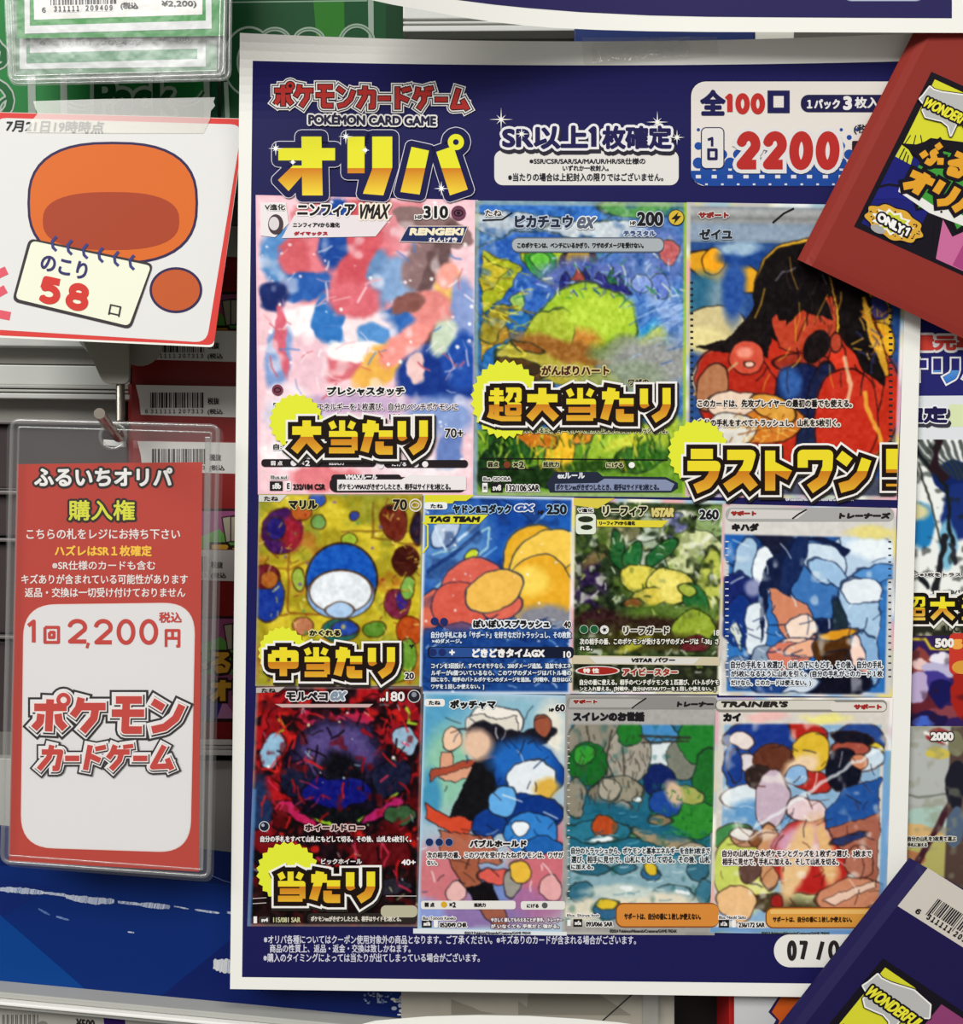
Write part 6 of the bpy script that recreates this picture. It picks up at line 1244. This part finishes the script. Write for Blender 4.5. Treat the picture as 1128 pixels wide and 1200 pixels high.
card((658, 814, 840, 1096), [(662.5, 814), (840, 815), (837, 1096), (658, 1095)], 14, 'a09d99', [
    ('b', 664, 832, 838, 849, 'a8a6a4', 1, 2), ('b', 665, 849, 834, 1080, '2d6f86'), (760, 868, 36, 26, '4f8ec0', 0, .3), (775, 884, 34, 14, 'd6dde0', 0, .5), (695, 875, 34, 40, '8f897c', 0, .25), (735, 885, 26, 34, 'a49e92', 0, .3), ('l', [(684, 850), (686, 900)], 2, '4a463e'), ('l', [(712, 856), (708, 910)], 2, '4a463e'), ('l', [(728, 875), (732, 910)], 2, '55514a'), (800, 890, 20, 24, '7d8074', 0, .3), (735, 858, 16, 16, '2d7a34', 0, .2), (686, 895, 24, 26, '236a30', 0, .2), (682, 885, 13, 12, '3f9a3c', 0, .5), (820, 865, 26, 30, '2f8038', 0, .2), (830, 915, 18, 40, '2c6e34', 0, .3), ('l', [(748, 862), (808, 864)], 3, '3e3a34', .9, False), ('l', [(750, 870), (806, 868)], 2, '3e3a34', .9, False), ('l', [(748, 862), (760, 870), (770, 863), (780, 869), (790, 864), (800, 868)], 1.2, '3e3a34', .9, False),
    (725, 925, 30, 16, '96907f', 0, .15), (705, 930, 20, 12, '7c7668', 0, .3), (712, 925, 14, 13, 'a8a292', 0, .2), (672, 935, 12, 24, '8f897a', 0, .3), (728, 945, 10, 6, 'a09a90', 0, .2), (745, 936, 5, 4, 'd9e4e4', 0, .3), (800, 935, 26, 16, 'a4a860', 0, .4), (800, 965, 50, 22, '3a8a3a', -10, .2), (760, 975, 24, 8, '4c8f40', -10, .3), (780, 984, 40, 10, 'a08f74', 14, .25), (812, 996, 16, 8, 'ada08a', 0, .3), (745, 960, 60, 10, '2a6880', 20, .8), (700, 975, 40, 14, '34788e', 0, .6),
    (772, 915, 18, 20, '1f2f66', 0, .5), (778, 942, 20, 16, '2a5098', 10, .5), (788, 930, 10, 16, 'cdb498', -20, .7), (774, 962, 14, 5, '8a7a62', 0, .6), (707, 970, 15, 13, 'b5522c', 20, .5), (704, 984, 18, 4, 'dfe8e8', 0, .5),
    ('b', 665, 1006, 834, 1080, '8aaab4', 1, 8), (690, 1018, 24, 8, '35687c', 0, .3), (680, 1045, 16, 12, '3f7084', 0, .3), (730, 1018, 14, 6, '3f7488', 0, .3), (820, 1020, 14, 12, '3f7084', 0, .3), (828, 1045, 10, 14, '44788c', 0, .3), (790, 1048, 26, 10, '6f97a4', 0, .3), (760, 1060, 60, 16, 'ddd5c0', 0, .7), (690, 1068, 40, 14, 'd6d0bc', 0, .7), (725, 1045, 40, 8, 'c3ccc4', 0, .8),
    (763, 1025, 13, 8, '3a6c90', 0, .15), (763, 1019, 9, 7, 'd6b83a', 0, .2), (735, 1042, 10, 3, 'dfe6e6', 0, .5), (800, 1045, 10, 3, 'dfe6e6', 0, .5), (712, 1068, 17, 12, '3d6a8c', 0, .15), (711, 1060, 14, 8, 'd9bc3c', 0, .2), ('m', '23605c', 12, .7, .78, .4), ('s', 70, 4, 16, .8, 1.5, ('3a3a34', '4a463e', '55534a'), (668, 852, 760, 945), (60, 120)), ('s', 60, 2, 6, .8, 1.5, ('1f5a2c', '3f9a44', '266634'), (770, 920, 834, 990)), ('s', 40, 6, 18, .8, 1.6, ('1f5a70', '5fa0b4', '24647a'), (668, 950, 780, 1000), (-8, 8)), ('s', 30, 6, 16, .8, 1.4, ('5f8a98', 'c6dadd'), (668, 1010, 834, 1060), (-8, 8)), ('b', 658, 831, 840, 849, 'a9a7a4', 1, 2), ('g', .08, 4), ('f', 3.4, 'a09d98', ('b8b6b0', '8e8c86'))], seed=20, warp=4, wscale=14, text=tJ, ink='26302e', label='printed picture of a teal stream with grey rocks and green patches')
def tK(k):
    k.poly(rrect(838, 820, 1039, 834.5, 6), '8f8a82', 9); k.poly(rrect(839, 821, 980, 831.5, 5), 'd6d2c6', 10); k.poly(rrect(972, 823, 1038, 833.5, 5), 'dcd6cc', 10.5); tx(k, "TRAINER'S", 844, 821.5, 923, 829, '2b2624', b=.8, shear=.3); tx(k, 'サポート', 1000, 825, 1033, 831.5, 'a32a2a', b=.8)
    tx(k, 'カイ', 847, 835.5, 868, 845.5, '1c1a1c', b=1.0)
    tx(k, '自分の山札から水ポケモンとグッズを1枚ずつ選び、3枚まで', 846, 996, 1021, 1004.5, '2a2024', b=.35, o=(1.3, 'efe6e2')); tx(k, '相手に見せて、手札に加える。そして山札を切る。', 846, 1005.5, 982, 1014, '2a2024', b=.35, o=(1.3, 'efe6e2'))
    k.poly(rrect(896.5, 1063, 1040, 1088, 9), '8a4a1c', 9); k.poly(rrect(898, 1064.5, 1040, 1086.5, 8), 'dd9a42', 10); k.poly(rrect(902, 1066, 1036, 1071, 2), 'ecbb6a', 10.5); tx(k, 'サポートは、自分の番に1枚しか使えない。', 905, 1074, 998, 1081, '2c1a10', b=.35)
    k.poly(rect(842, 1078, 854, 1087), K, 10); tx(k, 's12a', 844, 1080, 852, 1085, W); k.poly(rrect(857, 1078, 862, 1087, 2), W, 10); tx(k, '236/172 SAR', 865, 1081, 896, 1087, b=.4, o=HW); tx(k, 'Illus. Naoki Saito', 842, 1073, 874, 1077, b=.15, o=HW); tx(k, '©2022 Pokémon/Nintendo/Creatures/GAME FREAK', 892, 1092, 972, 1095, '2e2a2c', b=.15)
card((831, 818, 1047, 1096), [(839, 817.5), (1046, 817.5), (1036.5, 1096), (831.5, 1093)], 15, 'cfcac2', [
    ('b', 838, 833, 1042, 850, 'cfc8c0', 1, 2), (960, 842, 30, 7, 'e6dd8a', 0, .8), (900, 840, 24, 7, 'e3b4b0', 0, .8), ('b', 842, 850, 1034, 1082, '8fb0cc'), (900, 868, 60, 24, '27428c', 0, .5), (1010, 870, 30, 24, '33508f', 0, .5), (860, 900, 20, 30, '2f56a0', 0, .5), (1025, 885, 14, 14, 'd9c64a', 0, .6), (870, 935, 30, 14, 'd9e2e8', 0, .6), (890, 955, 40, 16, '6a9cc8', 0, .7), (860, 985, 26, 20, '4c8a54', 0, .4), (864, 1020, 30, 40, 'c4cf6a', 0, .5), (880, 1050, 26, 20, 'd8d67a', 0, .7), (990, 1050, 50, 16, '5c6a3c', 0, .6), (940, 1060, 60, 14, '554a34', 0, .6), (960, 1030, 40, 30, 'd0d8a0', 0, .7), (1005, 890, 34, 16, 'c8d8e4', 0, .6),
    (864, 870, 16, 10, 'e4d8d2', 0, .2), (873, 895, 14, 12, 'd8d0d4', 0, .3), (855, 900, 10, 18, '28468c', 0, .4), (902, 895, 22, 24, '6a3f30', 0, .25), (885, 912, 16, 16, '3c302e', 0, .3), (903, 938, 20, 34, 'c4b0be', 4, .5), (902, 1004, 14, 40, 'c8966e', 0, .6),
    (944, 858, 26, 12, 'b3302a', 20, .6), (948, 884, 26, 24, 'd9b63e', 10, .6), (936, 900, 22, 14, 'e6cba8', -30, .7), (950, 918, 26, 12, 'b2352f', 6, .6), (932, 912, 13, 12, '8fb4d8', 0, .6), (955, 1005, 48, 46, 'b5302c', 8, .4), (948, 985, 40, 18, 'd3a2b6', -14, .7), (945, 950, 26, 14, 'dfc8cc', 10, .6), (936, 1010, 14, 50, 'e2bd8c', 16, .7), (972, 1000, 10, 42, 'e0b680', -14, .8), (913, 1058, 8, 8, '9a2c28', 0, .5),
    (1000, 868, 26, 9, '20202e', 6, .2), (1000, 880, 24, 8, 'a8584a', 0, .3), (990, 905, 22, 24, '1e2030', 0, .25), (1010, 895, 10, 9, 'c98868', 0, .4), ('p', [(968, 952), (990, 925), (1035, 912), (1035, 960), (1000, 975), (972, 972)], '2f5a9c'), ('p', [(975, 970), (1035, 955), (1035, 1050), (1010, 1020), (985, 995)], 'a86a58'), (1000, 985, 22, 6, '33406c', -20, .4), (1012, 1012, 20, 18, 'b07460', 0, .5), (1005, 1050, 44, 20, 'c98a6c', -10, .2), ('p', [(968, 1056), (1034, 1030), (1034, 1040), (985, 1062)], 'ecd2c0', .8), (862, 1060, 24, 20, 'e6bd8c', 30, .15), (872, 985, 16, 10, 'b98f70', 0, .4), (868, 978, 14, 8, 'e0dcd6', 0, .4), (878, 1020, 14, 20, '6a5048', 0, .4), ('l', [(885, 970), (960, 920), (1035, 880)], 4, 'e6ecee', .7), (885, 985, 8, 10, '8a5a3c', 0, .5),
    ('m', 'f2efe6', 16, .7, .8, .5), ('s', 70, 6, 24, .7, 1.4, ('3a2420', '5a3028', 'f2ece4', '2a2a3c'), (842, 855, 1034, 1060)), ('b', 831, 832, 1047, 849, 'd2ccc4', 1, 2), (965, 842, 28, 6, 'e6dd8a', 0, .9), (895, 841, 24, 6, 'e6b9b4', 0, .9), ('g', .08, 5), ('f', 4, 'cfc8b8'), ('b', 1038, 880, 1047, 1096, '5f98d0', .75), ('b', 831, 1089, 1047, 1096, '4f86c4', .7)], seed=21, warp=6, wscale=24, text=tK, ink='3a2420', label='printed picture in red, yellow and blue patches')

# ---- prize words over the cards: starburst and thick yellow lettering
def prize(words, box, w, bc, br, n, label, gap=.08, widths=None, ymid=.52, Lb=20, clipx=None, shear=0, slope=0):
    k = Ink(POST)
    if bc: k.poly(burst(bc[0], bc[1], br[0], br[1], n, .91), 'e2e838', Lb)
    x0, y0, x1, y1 = box; ym = y0+(y1-y0)*ymid
    k.block(words, x0, y0, x1, y1, w, 'e8d62e', Lb+2, outlines=[(8.4, '2a2622', 1, 2.4), (7.6, 'f1eee9', 0, 0), (5.2, '1c100c', 0, 0)], grad=(y0-w, ym, y1+w, 'ecd92c', 'c9791c', 'f2cc3a'), gap=gap, widths=widths, shear=shear, slope=slope)
    if clipx:
        for i, P in enumerate(k.P): P[:, 0] = np.minimum(P[:, 0], clipx-(P[:, 1]-530)*.025)
    o = k.build('prize_words', poster); o['label'] = label
prize('大当たり', (340, 491, 503, 531), 10, (347, 494), (32, 33), 22, 'yellow prize lettering on the pink picture')
prize('超大当たり', (571, 453, 788, 493), 9.5, (592, 468), (41, 47), 26, 'yellow prize lettering with five characters', gap=.1)
prize('ラストワン', (803, 526, 1018, 576), 12, (818, 530), (36, 39), 24, 'yellow prize lettering on the dark picture', gap=.16)
prize('!', (1028, 524, 1062, 574), 14, None, None, 0, 'yellow prize mark at the poster margin', clipx=1051.5, Lb=21)
prize('中当たり', (315, 757, 464, 793), 9.5, (331, 765), (29, 31), 22, 'yellow prize lettering on the round patterned picture', gap=.14)
prize('当たり', (322, 1020, 441, 1056), 10, (337, 1022), (37, 36), 24, 'yellow prize lettering on the red and black picture', gap=.12)
